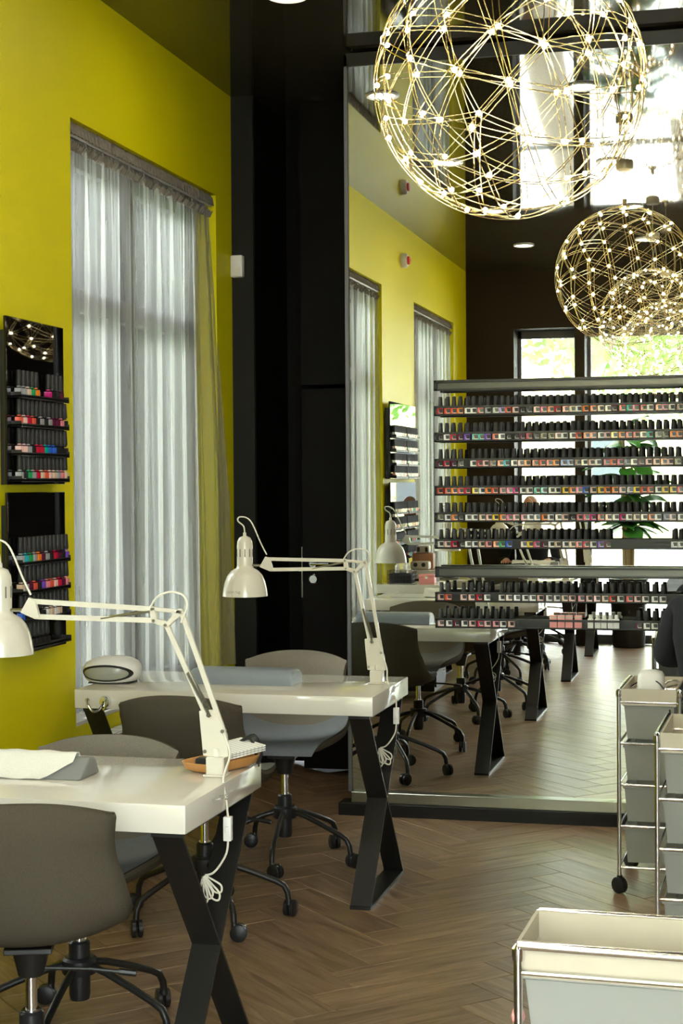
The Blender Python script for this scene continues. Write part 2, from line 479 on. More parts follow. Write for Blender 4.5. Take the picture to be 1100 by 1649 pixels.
# mirror with frame, two panes
mr = struct(MB().box(-1.755, .9, M + .012, M + .06, .1, 3.42).build('wall_mirror_backing', 'black_plastic', smooth=False))
mr.name = 'trim_2'
MB().box(-1.735, .88, M, M + .012, .105, .8575).build('mirror_pane', 'mirror', mr, smooth=False)
MB().box(-1.735, .88, M, M + .012, .8605, 3.37).build('mirror_pane', 'mirror', mr, smooth=False)
MB().box(-1.755, -1.737, M - .006, M + .10, .1, 3.42).build('mirror_side_trim', 'frame_grey', mr, bevel=.002, seg=1)
MB().box(-1.755, .9, M - .006, M + .012, 3.365, 3.425).build('mirror_top_trim', 'black_steel', mr, bevel=.002, seg=1)
MB().box(-1.735, .9, M - .035, M + .012, .055, .104).build('mirror_bottom_rail', 'alu', mr, bevel=.003, seg=1)
MB().box(-1.79, .9, M - .055, M + .055, -.005, .056).build('mirror_plinth', 'plinth', mr, bevel=.003, seg=1)

# ------------------------------------------------------------------ curtains
def curtain(name, y0, y1, label, seed):
    rn = random.Random(seed)
    root = thing(name, label, 'curtain', (SX - .03, (y0 + y1) / 2, .60), 0, 'sheer curtains at the side windows')
    yc = (y0 + y1) / 2; hw = (y1 - y0) / 2
    ph = [rn.uniform(0, 6.28) for _ in range(8)]
    nu, nv = 300, 36; G = []
    H = ZW1 - .06 - .60
    for i in range(nv + 1):
        t = i / nv; z = H * t
        row = []
        for j in range(nu + 1):
            s = j / nu * 2 - 1
            top = max(0, (t - .8) / .2)
            yy = s * hw * (.985 + .05 * (1 - t) ** 1.5 * (1 if s > 0 else .2)) + .008 * math.sin(s * 40 + ph[0]) * (1 - top)
            if s > 0: yy += .10 * s ** 5 * (1 - t) ** 1.2
            x = .013 * math.sin(s * 34 + ph[1] + .8 * math.sin(t * 2 + ph[2])) + .008 * math.sin(s * 61 + ph[3] + t) + .003 * math.sin(s * 137 + ph[4] - t * 2)
            x *= (1 - .45 * top)
            e_ = max(0, min(1, (s - .78) / .2)); x += .062 * e_ * e_ * (3 - 2 * e_) * min(1, (1 - t) * 1.6) ** .8
            x += .003 * math.sin(s * 300 + ph[5]) * (.1 + top)
            row.append((x, yy, z))
        G.append(row)
    MB().grid(G).build('sheer_panel', 'curtain', root)
    G = []
    for i in range(9):
        a = i / 8 * 2 * math.pi * .9
        row = []
        for j in range(241):
            s = j / 240 * 2 - 1
            rr = .032 + .006 * math.sin(s * 160 + ph[6] + i) + .004 * math.sin(s * 310 + i * 2)
            row.append((rr * .75 * math.cos(a), s * hw * .985, H + .005 + (.05 + .01 * math.sin(s * 230 + ph[7])) * math.sin(a)))
        G.append(row)
    MB().grid(G).build('gathered_heading', 'curtain_head', root)
    MB().tube([(0, -hw + .004, H + .012), (0, hw - .004, H + .012)], .009).build('curtain_rod', 'white_plastic', root)
curtain('curtain', 5.72, 7.48, 'sheer grey curtain beside the black polish display and the dark door recess', 3)
curtain('curtain', 2.94, 4.70, 'sheer grey curtain at the middle side window, partly cut by the mirror edge', 5)
curtain('curtain', .066, 1.80, 'sheer grey curtain at the side window nearest the rear wall, in the mirror', 8)

# ------------------------------------------------------------------ tables
def table_proto(loc, label):
    t = thing('manicure_table', label, 'table', loc, 0, 'white manicure tables in a row')
    L_, D, H, T = 1.115, .60, .75, .068
    MB().box(-L_, 0, 0, D, H - T, H).build('tabletop', 'tabletop', t, bevel=.0025, seg=2)
    for x0 in (-.092, -L_ + .025):
        m = MB(); wd = .075; th = .012; z1 = H - T - .012; z0 = .012
        ya, yb = .03, D - .03
        for (p, q) in (((ya, z0), (yb, z1)), ((yb, z0), (ya, z1))):
            d = Vector((q[0] - p[0], q[1] - p[1])).normalized(); nrm = Vector((-d.y, d.x)) * th / 2
            m.prism([(x0, p[0] - nrm.x, z0), (x0, p[0] + nrm.x, z0), (x0, q[0] + nrm.x, z1), (x0, q[0] - nrm.x, z1)], (wd, 0, 0))
        m.box(x0, x0 + wd, ya - .012, yb + .012, 0, z0)
        m.box(x0, x0 + wd, ya - .012, yb + .012, z1, z1 + .012)
        m.build('leg', 'black_steel', t, smooth=False)
    return t
TY = [5.42, 3.50, 1.48, -.30]
T2 = table_proto((-1.262, TY[0], 0), 'white gloss manicure table in front of the curtain and dark door recess, nearest the mirror')
T1 = dup(T2, (-1.262, TY[1], 0), 0, 'white gloss manicure table in the left foreground, its corner over a black crossed leg')
T0 = dup(T2, (-1.262, TY[2], 0), 0, 'white manicure table seen only in the mirror, third from the mirror')
Tm = dup(T2, (-1.262, TY[3], 0), 0, 'white manicure table by the rear windows where the bald person sits')

# ------------------------------------------------------------------ chairs
def chair_proto(loc, rz, label):
    c = thing('swivel_chair', label, 'chair', loc, rz, 'grey upholstered swivel chairs at the manicure tables')
    # profile (y, z, halfwidth, wing_up, wing_fwd); chair faces +y
    prof = [(.255, .462, .160, .000, .0), (.25, .486, .176, .004, .0), (.20, .498, .196, .012, .0), (.08, .490, .222, .030, .0), (-.05, .482, .236, .048, .0), (-.13, .486, .236, .066, .01),
            (-.19, .508, .230, .080, .03), (-.225, .555, .220, .070, .05), (-.245, .612, .210, .040, .06), (-.262, .68, .202, .02, .065), (-.278, .745, .206, .004, .06), (-.287, .785, .212, -.014, .055), (-.289, .808, .204, -.034, .05)]
    def surf(off, k=3, nu=24):
        P = smoothpath([(p[0], p[1], p[2]) for p in prof], k); Q = smoothpath([(p[3], p[4], 0) for p in prof], k)
        G = []
        n = len(P)
        for i in range(n):
            a = P[max(0, i - 1)]; b = P[min(n - 1, i + 1)]
            ty, tz = b[0] - a[0], b[1] - a[1]; l = math.hypot(ty, tz) or 1
            ny, nz = -tz / l, ty / l   # points down/back
            row = []
            for j in range(nu + 1):
                s = j / nu * 2 - 1
                wf = abs(s) ** 2.4
                row.append((P[i][2] * s * (1 + off * 2.0), P[i][0] + Q[i][1] * wf + ny * off * (1 - .3 * wf), P[i][1] + Q[i][0] * wf - abs(off) * 0 + nz * off * -1 * -1))
            G.append(row)
        return G
    inner = surf(0); outer = surf(0)
    G = surf(0)
    # outer shell offset by normal
    def offs(G, d):
        n = len(G); m_ = len(G[0]); R = []
        for i in range(n):
            row = []
            for j in range(m_):
                a = Vector(G[max(0, i - 1)][j]); b = Vector(G[min(n - 1, i + 1)][j]); e = Vector(G[i][max(0, j - 1)]); f_ = Vector(G[i][min(m_ - 1, j + 1)])
                nr = (f_ - e).cross(b - a).normalized()
                edge = min(1, .35 + 4 * min(i, n - 1 - i) / n) * (1 if 0 < j < m_ - 1 else .4)
                row.append(Vector(G[i][j]) + nr * d * edge)
            R.append(row)
        return R
    O = offs(G, .032)
    n = len(G); m_ = len(G[0])
    sh = MB().grid(O)
    sh.grid([[row[0] for row in G], [row[0] for row in O]]); sh.grid([[row[-1] for row in O], [row[-1] for row in G]])
    sh.grid([O[0], G[0]]); sh.grid([G[-1], O[-1]])
    # test direction: outer must lie below the seat
    me = sh.mesh('shell', 'fabric', angle=70)
    link('seat_shell', me, c)
    I = offs(G, -.006)
    cut = int(n * .5)
    MB().grid(I[:cut + 1]).grid([G[0], I[0]]).build('seat_pad', 'seat', c, angle=70)
    MB().grid(I[cut:]).grid([[r[0] for r in I[cut:]], [r[0] for r in G[cut:]]]).grid([I[-1], G[-1]]).grid([[r[-1] for r in G[cut:]], [r[-1] for r in I[cut:]]]).build('backrest_pad', 'fabric_in', c, angle=70)
    MB().box(-.055, .055, -.07, .07, .416, .430).lathe([(.03, .35), (.045, .413)], n=16).build('seat_plate', 'black_steel', c, bevel=.002, seg=1)
    MB().lathe([(.014, .27), (.014, .352)], n=14).lathe([(.02, .262), (.02, .272)], n=14).build('gas_lift', 'chrome', c)
    MB().lathe([(.026, .10), (.029, .115), (.029, .262), (.024, .268)], n=18).lathe([(.045, .175), (.048, .18), (.048, .215), (.04, .222)], n=18).build('column', 'black_plastic', c)
    MB().tube([(.03, 0, .365), (.14, -.01, .362), (.24, -.02, .352)], .005, 8).tube([(.205, -.017, .356), (.245, -.02, .351)], .008, 8).build('height_lever', 'black_steel', c)
    for k in range(5):
        a = math.radians(20 + 72 * k); ca, sa = math.cos(a), math.sin(a)
        P = [(.035, .20), (.09, .187), (.17, .157), (.245, .125), (.270, .110), (.283, .085), (.286, .062)]
        leg = MB().tube([(ca * r, sa * r, z) for r, z in P], .0105, 10).build('leg', 'black_steel', c)
        cs = MB()
        cx_, cy_ = ca * .286, sa * .286
        off = Vector((math.cos(a + 1.1), math.sin(a + 1.1), 0)); sd = Vector((-off.y, off.x, 0)); cc = Vector((cx_, cy_, .029)) + off * .016
        for sgn in (-1, 1):
            p = cc + sd * sgn * .011
            cs.tube([p - sd * .0085, p - sd * .006, p + sd * .006, p + sd * .0085], [.024, .0285, .0285, .024], 16)
        cs.tube([cc - sd * .02, cc + sd * .02], .006, 8)
        cs.tube([(cx_, cy_, .066), (cx_, cy_, .05), tuple(cc + Vector((0, 0, .012)))], [.009, .012, .014], 10)
        cs.build('caster', 'black_plastic', leg)
    return c
CH = chair_proto((-1.805, 5.20, 0), 0, 'grey swivel chair with its back to the room, pushed under the table nearest the mirror')
R_ = math.radians
chairs = [
    ((-1.775, 6.08, 0), R_(180 + 4), 'grey swivel chair facing the room, between the far table and the dark door recess'),
    ((-1.765, 4.04, 0), R_(180 + 2), 'grey swivel chair behind the foreground table, only its curved back top showing above it'),
    ((-1.625, 3.44, 0), R_(19), 'large grey-brown swivel chair in the bottom left foreground, back to the viewer'),
    ((-1.80, 1.20, 0), R_(6), 'grey swivel chair in the mirror at the near side of the third table'),
    ((-1.80, 2.10, 0), R_(180 - 5), 'grey swivel chair in the mirror at the mirror side of the third table'),
    ((-1.82, .22, 0), R_(184), 'grey swivel chair in the mirror opposite the bald person'),
    ((-1.85, -.46, 0), R_(0), 'grey swivel chair in the mirror with the bald person sitting on it'),
]
for l, r, s in chairs:
    o = dup(CH, l, r, s)
    if 'curved back top' in s: o.scale = (1, 1, .955)

# ------------------------------------------------------------------ desk lamps
def lamp(loc, head, elbow, label, cx=.0765, cyo=-.022):
    """all given in world space; clamp at loc on the table top"""
    t = thing('desk_lamp', label, 'lamp', loc, 0, 'white spring arm lamps clamped to the tables')
    o = Vector(loc); hd = Vector(head) - o; el = Vector(elbow) - o
    MB().box(-.024, .024, -.02, .02, 0, .05).box(-.03, .03, -.03, .03, 0, .006).build('clamp', 'lampwhite', t, bevel=.003, seg=1)
    m = MB().prism([(-.046, .0065, .165), (-.036, .0065, .05), (.010, .0065, .045), (.034, .0065, .05), (.028, .0065, .105), (.0, .0065, .17)], (0, -.013, 0))
    m.tube([(.0, 0, .035), (0, 0, .07)], .011, 10); m.build('base_bracket', 'lampwhite', t, bevel=.002, seg=1)
    for x, z in ((-.03, .062), (.018, .115), (-.02, .155)): MB().tube([(x, -.011, z), (x, .011, z)], .005, 8).build('screw', 'alu', t)
    # lower arm: two bars
    b0, b1 = Vector((-.026, 0, .15)), Vector((.018, 0, .115))
    e0, e1 = el + Vector((-.03, 0, -.035)), el + Vector((.012, 0, -.005))
    la = MB()
    def flat(mb, a, b, wz=.013, wy=.007):
        d = (b - a).normalized(); n = Vector((0, 1, 0)).cross(d).normalized()
        mb.prism([a - n * wz / 2 - Vector((0, wy / 2, 0)), a + n * wz / 2 - Vector((0, wy / 2, 0)), b + n * wz / 2 - Vector((0, wy / 2, 0)), b - n * wz / 2 - Vector((0, wy / 2, 0))], (0, wy, 0))
    flat(la, b0, e0); flat(la, b1, e1)
    la.build('lower_arm', 'lampwhite', t)
    def coil(p, q, rad, turns, k=3):
        ax = q - p; d = ax.normalized(); n = d.orthogonal().normalized(); b_ = d.cross(n); pts = []
        for i in range(turns * k * 2 + 1):
            a = math.pi * i / k; pts.append(p + ax * (i / (turns * k * 2)) + (n * math.cos(a) + b_ * math.sin(a)) * rad)
        return pts
    sp = MB()
    dd = (e0 - b0)
    for yy in (-.009, .009):
        sp.tube(coil(b0 + Vector((.012, yy, .0)), b0 + dd * .48 + Vector((.002, yy, 0)), .0042, 34), .0011, 4)
    sp.build('spring', 'alu', t)
    # elbow plate
    m = MB().prism([tuple(el + Vector(p)) for p in ((-.073, -.007, .010), (-.071, -.007, -.022), (-.066, -.007, -.032), (-.032, -.007, -.044), (-.024, -.007, -.042), (.016, -.007, -.008), (.014, -.007, .004), (.004, -.007, .006), (-.026, -.007, -.028), (-.054, -.007, -.022), (-.058, -.007, .004), (-.064, -.007, .011))], (0, .014, 0))
    m.prism([tuple(el + Vector(p)) for p in ((-.066, -.007, .008), (-.062, -.007, -.002), (.006, -.007, -.008), (.012, -.007, .002))], (0, .014, 0))
    m.build('elbow_plate', 'lampwhite', t, bevel=.0015, seg=1)
    for p in ((-.066, 0, .003), (-.062, 0, -.026), (-.03, 0, -.037), (.010, 0, -.004)): MB().tube([tuple(el + Vector((p[0], -.011, p[2]))), tuple(el + Vector((p[0], .011, p[2])))], .004, 8).build('screw', 'alu', t)
    # upper arm
    k0, k1 = hd + Vector((.085, 0, .012)), hd + Vector((.10, 0, -.028))   # bracket at the head
    ua = MB(); flat(ua, el + Vector((-.066, 0, .003)), k0); flat(ua, el + Vector((-.062, 0, -.026)), k1)
    ua.build('upper_arm', 'lampwhite', t)
    q = el + Vector((-.066, 0, -.001)); r = (el + Vector((-.062, 0, -.026))) + (k1 - (el + Vector((-.062, 0, -.026)))) * .45
    sp = MB().tube([tuple(q), tuple(r)], .0042, 8); sp.build('spring', 'alu', t)
    m = MB().prism([tuple(hd + Vector(p)) for p in ((.058, -.006, -.018), (.082, -.006, .022), (.10, -.006, .014), (.112, -.006, -.03), (.10, -.006, -.035))], (0, .012, 0))
    m.build('head_bracket', 'lampwhite', t, bevel=.0015, seg=1)
    MB().tube([tuple(hd + Vector((.024, 0, -.012))), tuple(hd + Vector((.07, 0, -.012)))], .0045, 8).build('swivel', 'alu', t)
    # shade: cap + bell
    hz = hd.z; m = MB()
    prof = [(.0085, .098), (.021, .092), (.028, .078), (.030, .06), (.030, -.012), (.033, -.022), (.052, -.033), (.066, -.050), (.0755, -.072), (.0815, -.098), (.0845, -.120), (.085, -.128)]
    inn = [(.083, -.127), (.078, -.098), (.071, -.073), (.058, -.05), (.03, -.03), (.001, -.028)]
    m.lathe(prof + inn, tuple(hd), n=36)
    sh = m.build('lamp_shade', 'lampwhite', t, angle=50)
    sl = MB()
    for i in range(10):
        a = 2 * math.pi * i / 10; ca, sa = math.cos(a), math.sin(a); c0 = hd + Vector((ca * .0298, sa * .0298, .02))
        ux = Vector((-sa, ca, 0)) * .0017
        sl.prism([tuple(c0 - ux), tuple(c0 + ux), tuple(c0 + ux + Vector((0, 0, .03))), tuple(c0 - ux + Vector((0, 0, .03)))], (ca * .0012, sa * .0012, 0))
    sl.build('vent_slot', 'text', sh)
    MB().lathe([(.001, .112), (.006, .111), (.007, .098), (.009, .095)], tuple(hd), n=12).build('cord_grommet', 'lampwhite', sh)
    cd = smoothpath([tuple(hd + Vector(p)) for p in ((0, 0, .11), (-.004, 0, .135), (-.028, .005, .155), (-.02, .01, .17), (.02, .01, .155), (.06, .005, .075), (.085, .003, .028))], 5)
    MB().tube(cd, .0027, 7).build('head_cord', 'cord', t)
    cd = smoothpath([tuple(el + Vector(p)) for p in ((-.07, -.008, .01), (-.05, -.01, .035), (-.015, -.012, .048), (.02, -.012, .04), (.03, -.01, .015), (.02, -.01, -.015), (.012, -.008, -.03))], 5)
    MB().tube(cd, .0027, 7).build('elbow_cord', 'cord', t)
    cd = [tuple(Vector((.018, -.008, .115))), (.04, -.015, .06), (.045, cyo, .01), (cx - .003, cyo, -.05), (cx, cyo, -.085)]
    MB().tube(smoothpath(cd, 5), .0028, 7).build('power_cord', 'cord', t)
    MB().box(cx - .010, cx + .010, cyo - .009, cyo + .009, -.145, -.085).box(cx - .006, cx + .006, cyo - .012, cyo - .009, -.125, -.108).build('cord_switch', 'white_plastic', t, bevel=.004)
    cd = [(cx, cyo, -.145), (cx - .004, cyo, -.175), (cx - .02, cyo, -.205), (cx - .04, cyo, -.228), (cx - .06, cyo, -.235)]
    MB().tube(smoothpath(cd, 5), .0028, 7).build('hanging_cord', 'cord', t)
    lp = MB()
    for k in range(4):
        a = -.75 - .27 * k; L_ = .058 + .012 * (k % 2)
        u_ = Vector((math.cos(a), 0, math.sin(a))); v_ = Vector((-u_.z, 0, u_.x)); c0 = Vector((cx - .062, cyo - .005 * k, -.235))
        lp.tube(smoothpath([c0 + u_ * L_ * s + v_ * w_ for s, w_ in ((0, 0), (.4, .007), (.8, .012), (1, 0), (.8, -.012), (.4, -.007), (0, 0))], 4), .0026, 6)
    lp.build('cord_loop', 'cord', t)
    return t
L2 = lamp((-1.333, 5.80, .75), (-1.834, 5.77, 1.20), (-1.383, 5.79, 1.203), 'white spring arm lamp with small grey lettering, before the dark door recess')
L1 = lamp((-1.312, 3.88, .75), (-1.885, 3.83, 1.182), (-1.408, 3.86, 1.172), 'white spring arm lamp in the left foreground, its shade cut by the frame edge', .056, -.085)
dup(L2, (-1.333, TY[2] + .40, .75), R_(-6), 'white spring arm lamp in the mirror on the third table')
dup(L2, (-1.333, TY[3] + .40, .75), R_(7), 'white spring arm lamp in the mirror beside the bald person')
# lettering on the far lamp's shade (curved round the bell)
fc = bpy.data.curves.new('lettering', 'FONT'); fc.body = 'LSUMMEJ'; fc.size = .0135; fc.align_x = 'CENTER'; fc.space_character = 1.1
fo = bpy.data.objects.new('tmp', fc); COL.objects.link(fo)
dg = bpy.context.evaluated_depsgraph_get(); tm = bpy.data.meshes.new_from_object(fo.evaluated_get(dg)); bpy.data.objects.remove(fo)
me = tm
hd = Vector((-1.834 + 1.333, 5.77 - 5.80, 1.20 - .75))
vs = []
for v in me.vertices:
    a = -math.pi / 2 - .28 + v.co.x / .08; z = -.113 + v.co.y
    rr = .0815 + (.0815 - .079) * 0 + .0022 * (1 if v.co.y < .006 else .2)
    vs.append((hd.x + rr * math.cos(a), hd.y + rr * math.sin(a), hd.z + z))
for v, c in zip(me.vertices, vs): v.co = c
me.materials.clear(); me.materials.append(MT['text'])
link('lettering', me, L2)

# ------------------------------------------------------------------ chandeliers
def geodesic(nf):
    b = bmesh.new(); bmesh.ops.create_icosphere(b, subdivisions=1, radius=1)
    F = [[v.co.copy() for v in f.verts] for f in b.faces]; b.free()
    pts = {}; L_ = []
    def idx(p):
        p = p.normalized(); k = (round(p.x, 4), round(p.y, 4), round(p.z, 4))
        if k not in pts: pts[k] = len(L_); L_.append(p)
        return pts[k]
    E = set()
    for a, bb, c in F:
        I = {}
        for i in range(nf + 1):
            for j in range(nf + 1 - i):
                k = nf - i - j; I[(i, j)] = idx((a * i + bb * j + c * k) / nf)
        for (i, j), p in I.items():
            for di, dj in ((1, 0), (0, 1), (1, -1)):
                q = I.get((i + di, j + dj))
                if q is not None and q != p: E.add((min(p, q), max(p, q)))
    return L_, sorted(E)
NP, NE = geodesic(3)
RM = Matrix.Rotation(.4, 3, 'X') @ Matrix.Rotation(.25, 3, 'Y')
NP = [RM @ p for p in NP]
CR = .395
cm = MB()
for a, b in NE:
    pa, pb = NP[a], NP[b]; n_ = pa.cross(pb).normalized()
    for sg in (-1, 1):
        pts = []
        for i in range(6):
            t = i / 5; p = (pa * (1 - t) + pb * t).normalized()
            off = n_ * sg * .0085 * (1 - .0 * abs(2 * t - 1))
            pts.append(p * (CR + (.004 if sg > 0 else -.004)) + off)
        cm.tube(pts, .0016, 5)
cage = cm.mesh('wire_cage', 'gold')
bb = bmesh.new(); bmesh.ops.create_icosphere(bb, subdivisions=1, radius=.0075); bme = bpy.data.meshes.new('bulb'); bb.to_mesh(bme); bb.free(); bme.materials.append(MT['bulb'])
holder = MB().lathe([(.004, -.012), (.006, -.008), (.006, .0)], n=8).mesh('bulb_holder', 'chrome')
def chandelier(x, y, z, rz, label):
    t = thing('globe_chandelier', label, 'chandelier', (x, y, z), rz, 'gold wire globe chandeliers')
    link('wire_cage', cage, t)
    for p in NP:
        o = link('bulb', bme, t, tuple(p * (CR - .006)))
    c = MB().lathe([(.001, .60), (.03, .60), (.046, .61), (.05, .625), (.05, .655), (.046, .662), (.001, .662)], n=24).build('canopy', 'canopy', t)
    MB().tube([(0, 0, .66), (0, 0, ZC - z)], .004, 6).tube([(0, 0, .60), (0, 0, CR)], .0015, 5).tube([(.03, 0, .6), (.0, 0, .47), (-.03, 0, .6)], .0008, 4).build('suspension_wire', 'chrome', t)
    MB().lathe([(.0, .385), (.03, .385), (.03, .40), (.012, .41), (.012, .44)], n=16).build('top_hub', 'gold', t)
chandelier(-.676, 4.73, 2.672, 0, 'large gold wire globe chandelier hanging in front of the mirror')
chandelier(-.672, 1.95, 2.672, .7, 'gold wire globe chandelier seen in the mirror inside the outline of the larger one')
chandelier(-.66, .2, 2.62, 1.4, 'gold wire globe chandelier in the mirror nearest the rear windows')

# ------------------------------------------------------------------ downlights
ring = MB().lathe([(.062, 0), (.086, 0), (.086, -.006), (.078, -.010), (.064, -.006), (.063, -.001)], n=32, cap=False).mesh('bezel', 'white_plastic')
disc = MB().lathe([(.001, -.004), (.064, -.004), (.064, -.002)], n=32).mesh('diffuser', 'down')
pos = [(-1.77, 6.19), (-1.75, 4.43), (-1.755, 2.62), (-1.77, .91), (-.78, 6.1), (-.80, 4.2), (-.79, 2.55), (-.78, .95), (.9, 5.3), (.9, 3.5), (.9, 1.7)]
for i, (x, y) in enumerate(pos):
    row = 'row over the tables' if x < -1.5 else ('row over the aisle' if x < 0 else 'row over the right half of the room')
    if i > 7: row = 'right row'
    nth = ['first', 'second', 'third', 'fourth'][(i % 4) if i < 8 else i - 8]
    t = thing('ceiling_downlight', 'round bright ceiling downlight, %s from the mirror in the %s' % (nth, row), 'downlight', (x, y, ZC), 0, 'round ceiling downlights')
    link('bezel', ring, t); link('diffuser', disc, t)

# ------------------------------------------------------------------ polish bottles
PAL = {'coral red': (.78, .10, .05), 'orange': (.90, .22, .02), 'white': (.85, .82, .76), 'crimson': (.55, .01, .04), 'magenta': (.62, .02, .20), 'dark plum': (.12, .01, .04),
       'black': (.02, .02, .02), 'violet': (.22, .08, .55), 'teal': (.0, .38, .30), 'turquoise': (.02, .42, .50), 'yellow': (.90, .62, .03), 'pale pink': (.85, .52, .46), 'rose pink': (.80, .25, .28),
       'blue': (.03, .12, .60), 'silver grey': (.35, .35, .35), 'beige': (.72, .52, .36), 'green': (.02, .35, .10)}
BM = {}
for k, c in PAL.items():
    m_ = mat('polish_' + k.replace(' ', '_'), c, .18, coat=.5); MT[m_.name] = m_
    def body(glint):
        hx = .0132 if glint else .0105
        g = MB().box(-hx, hx, -.0115, .0115, 0, .030 if glint else .026)
        g.lathe([(.010, .030), (.007, .033), (.007, .036)], n=10)
        if glint:
            g.box(-.0045, .0125, -.0121, -.011, .011, .027, 1); g.box(-.0045, .0125, -.0123, -.011, .0085, .0105, 2); g.box(-.0045, -.0035, -.0123, -.011, .0085, .020, 2)  # clear glass imitated: dark front and white reflected lines painted on
        return g.mesh('bottle', [m_, 'reflect_dark', 'paper'], bevel=0)
    BM[k] = body(1); BM[k + '#'] = body(0)
capm = MB().lathe([(.0095, .034), (.0112, .037), (.0098, .060), (.0086, .079), (.0075, .082)], n=12).mesh('bottle_cap', 'cap')
def bottle(x, y, z, k, label, rz=0, sc=1, group='nail polish bottles', glint=True):
    o = link('polish_bottle', BM[k + ('' if glint else '#')], None, (x, y, z), rz); o.scale = (sc, sc, sc)
    tag(o, label, 'nail polish', group)
    c = link('bottle_cap', capm, o)
    if not glint: c.location = (0, 0, -.006); c.scale = (1.05, 1.05, 1.2)
    return o
ORD = 'leftmost second third fourth fifth sixth seventh eighth ninth tenth eleventh twelfth thirteenth fourteenth fifteenth sixteenth seventeenth eighteenth nineteenth twentieth 21st 22nd 23rd 24th 25th 26th 27th 28th 29th 30th 31st 32nd 33rd 34th 35th'.split()
def word(i): return ORD[i] + ('' if i == 0 else ' from left')
# display rack in front of the mirror
RX0, RX1 = -1.332, -.13
RY = M - .10
rack = thing('polish_rack', 'black aluminium nail polish display rack mounted across the mirror', 'rack', (RX0, RY, 0))
def shelf(zb, name='shelf'):
    m = MB(); Lx = RX1 - RX0
    m.box(0, Lx, 0, .002, zb, zb + .0085)               # front lip
    m.box(0, Lx, 0, .055, zb, zb + .003)                # tray
    m.box(0, Lx, .0, .002, zb + .0335, zb + .043)        # upper retaining rail
    m.box(0, Lx, .053, .055, zb, zb + .041)             # back rail
    m.box(0, .010, 0, .055, zb, zb + .041); m.box(Lx - .01, Lx, 0, .055, zb, zb + .041)
    m.box(.3, .33, .055, .098, zb + .01, zb + .03); m.box(Lx - .33, Lx - .30, .055, .098, zb + .01, zb + .03)
    return m.build(name, 'black_steel', rack, smooth=False)
rows = [1.787, 1.672, 1.556, 1.437, 1.320, 1.203, .970, .855]
for z in rows: shelf(z)
for zb in (1.897, 1.078):
    m = MB(); Lx = RX1 - RX0
    m.box(0, Lx, 0, .003, zb, zb + .008); m.box(0, Lx, 0, .055, zb + .036, zb + .046); m.box(0, .012, 0, .055, zb, zb + .046); m.box(Lx - .012, Lx, 0, .055, zb, zb + .046)
    m.box(.3, .33, .04, .098, zb + .01, zb + .03); m.box(Lx - .33, Lx - .30, .04, .098, zb + .01, zb + .03)
    b = m.build('header_rail', 'black_steel', rack, smooth=False)
    MB().box(.012, Lx - .012, .030, .034, zb + .004, zb + .036).build('rail_inner_face', 'rail_grey', b, smooth=False)
RC = [
    'crimson,coral red,coral red,orange,white,white,crimson,silver grey,silver grey,violet,coral red,pale pink,black,black,pale pink,magenta,coral red,crimson,coral red,beige,white,orange,coral red,beige,white,dark plum,crimson,teal,magenta',
    'black,white,crimson,dark plum,violet,teal,teal,violet,coral red,white,black,black,dark plum,crimson,black,black,black,pale pink,white,white,coral red,orange,coral red,white,pale pink,yellow,orange,coral red,crimson',
    'dark plum,crimson,dark plum,black,-,white,crimson,pale pink,dark plum,coral red,turquoise,white,pale pink,orange,coral red,coral red,coral red,orange,blue,blue,dark plum,white,pale pink,white,crimson,coral red,magenta,black,white',
    'coral red,coral red,orange,coral red,crimson,yellow,white,orange,coral red,rose pink,magenta,magenta,white,white,teal,turquoise,white,white,yellow,orange,magenta,blue,beige,yellow,orange,orange,pale pink,black,yellow',
    'black,white,orange,black,white,white,beige,pale pink,yellow,orange,magenta,rose pink,rose pink,white,white,orange,white,white,pale pink,black,rose pink,crimson,magenta,crimson,pale pink,white,magenta,white,beige',
    'white,pale pink,crimson,black,white,white,beige,rose pink,orange,green,blue,-,beige,yellow,magenta,dark plum,white,beige,white,white,coral red,crimson,magenta,white,violet,-,-,-,-',
    'pale pink,coral red,-,pale pink,pale pink,crimson,white,-,white,beige,white,white,white,pale pink,white,white,beige,pale pink,rose pink,pale pink,pale pink,beige,coral red,white,coral red,pale pink,white,white,white',
    'pale pink,white,dark plum,white,pale pink,crimson,pale pink,rose pink,white,pale pink,-,-,-,-,-,-,-,-,-,-,-,-,-,-,beige,white,white,pale pink,beige']
RN = ['top', 'second', 'third', 'fourth', 'fifth', 'sixth', 'seventh', 'bottom']
nb = 0
rj = random.Random(11)
for r, z in enumerate(rows):
    x = RX0 + .024; cnt = 0
    ks = RC[r].split(',')
    if r < 5: ks += [ks[(i * 5 + r) % 28] for i in range(6)]
    if r == 5: ks = [q for q in ks if q != '-'][:11] + ['-', 'beige', 'yellow', 'magenta', 'dark plum', 'white', 'beige', 'white', 'beige', 'coral red', 'crimson', 'white', 'violet', 'dark plum']
    if r == 6: ks = ks[:29]
    if r == 7: ks = ks[:10] + ['-'] * 17 + ['dark plum', 'white', 'white', 'pale pink', 'beige', 'pale pink']
    for k in ks:
        if k != '-' and x < -.262:
            bottle(x + rj.uniform(-.003, .003), RY + .026, z + .003, k, '%s nail polish bottle, %s on %s shelf of the mirror rack' % (k, word(cnt), RN[r]), rj.uniform(-.12, .12)); nb += 1
            cnt += 1
        x += (.0304 if r < 6 else .0345) if k != '-' else (.022 if r < 5 else .03)
# last pair on the sixth shelf
for i, xx in enumerate((-.30, -.272)):
    bottle(xx, RY + .026, rows[5] + .003, 'silver grey', '%s of the two bottles apart at the right end of the sixth rack shelf' % ('left one', 'right one')[i])
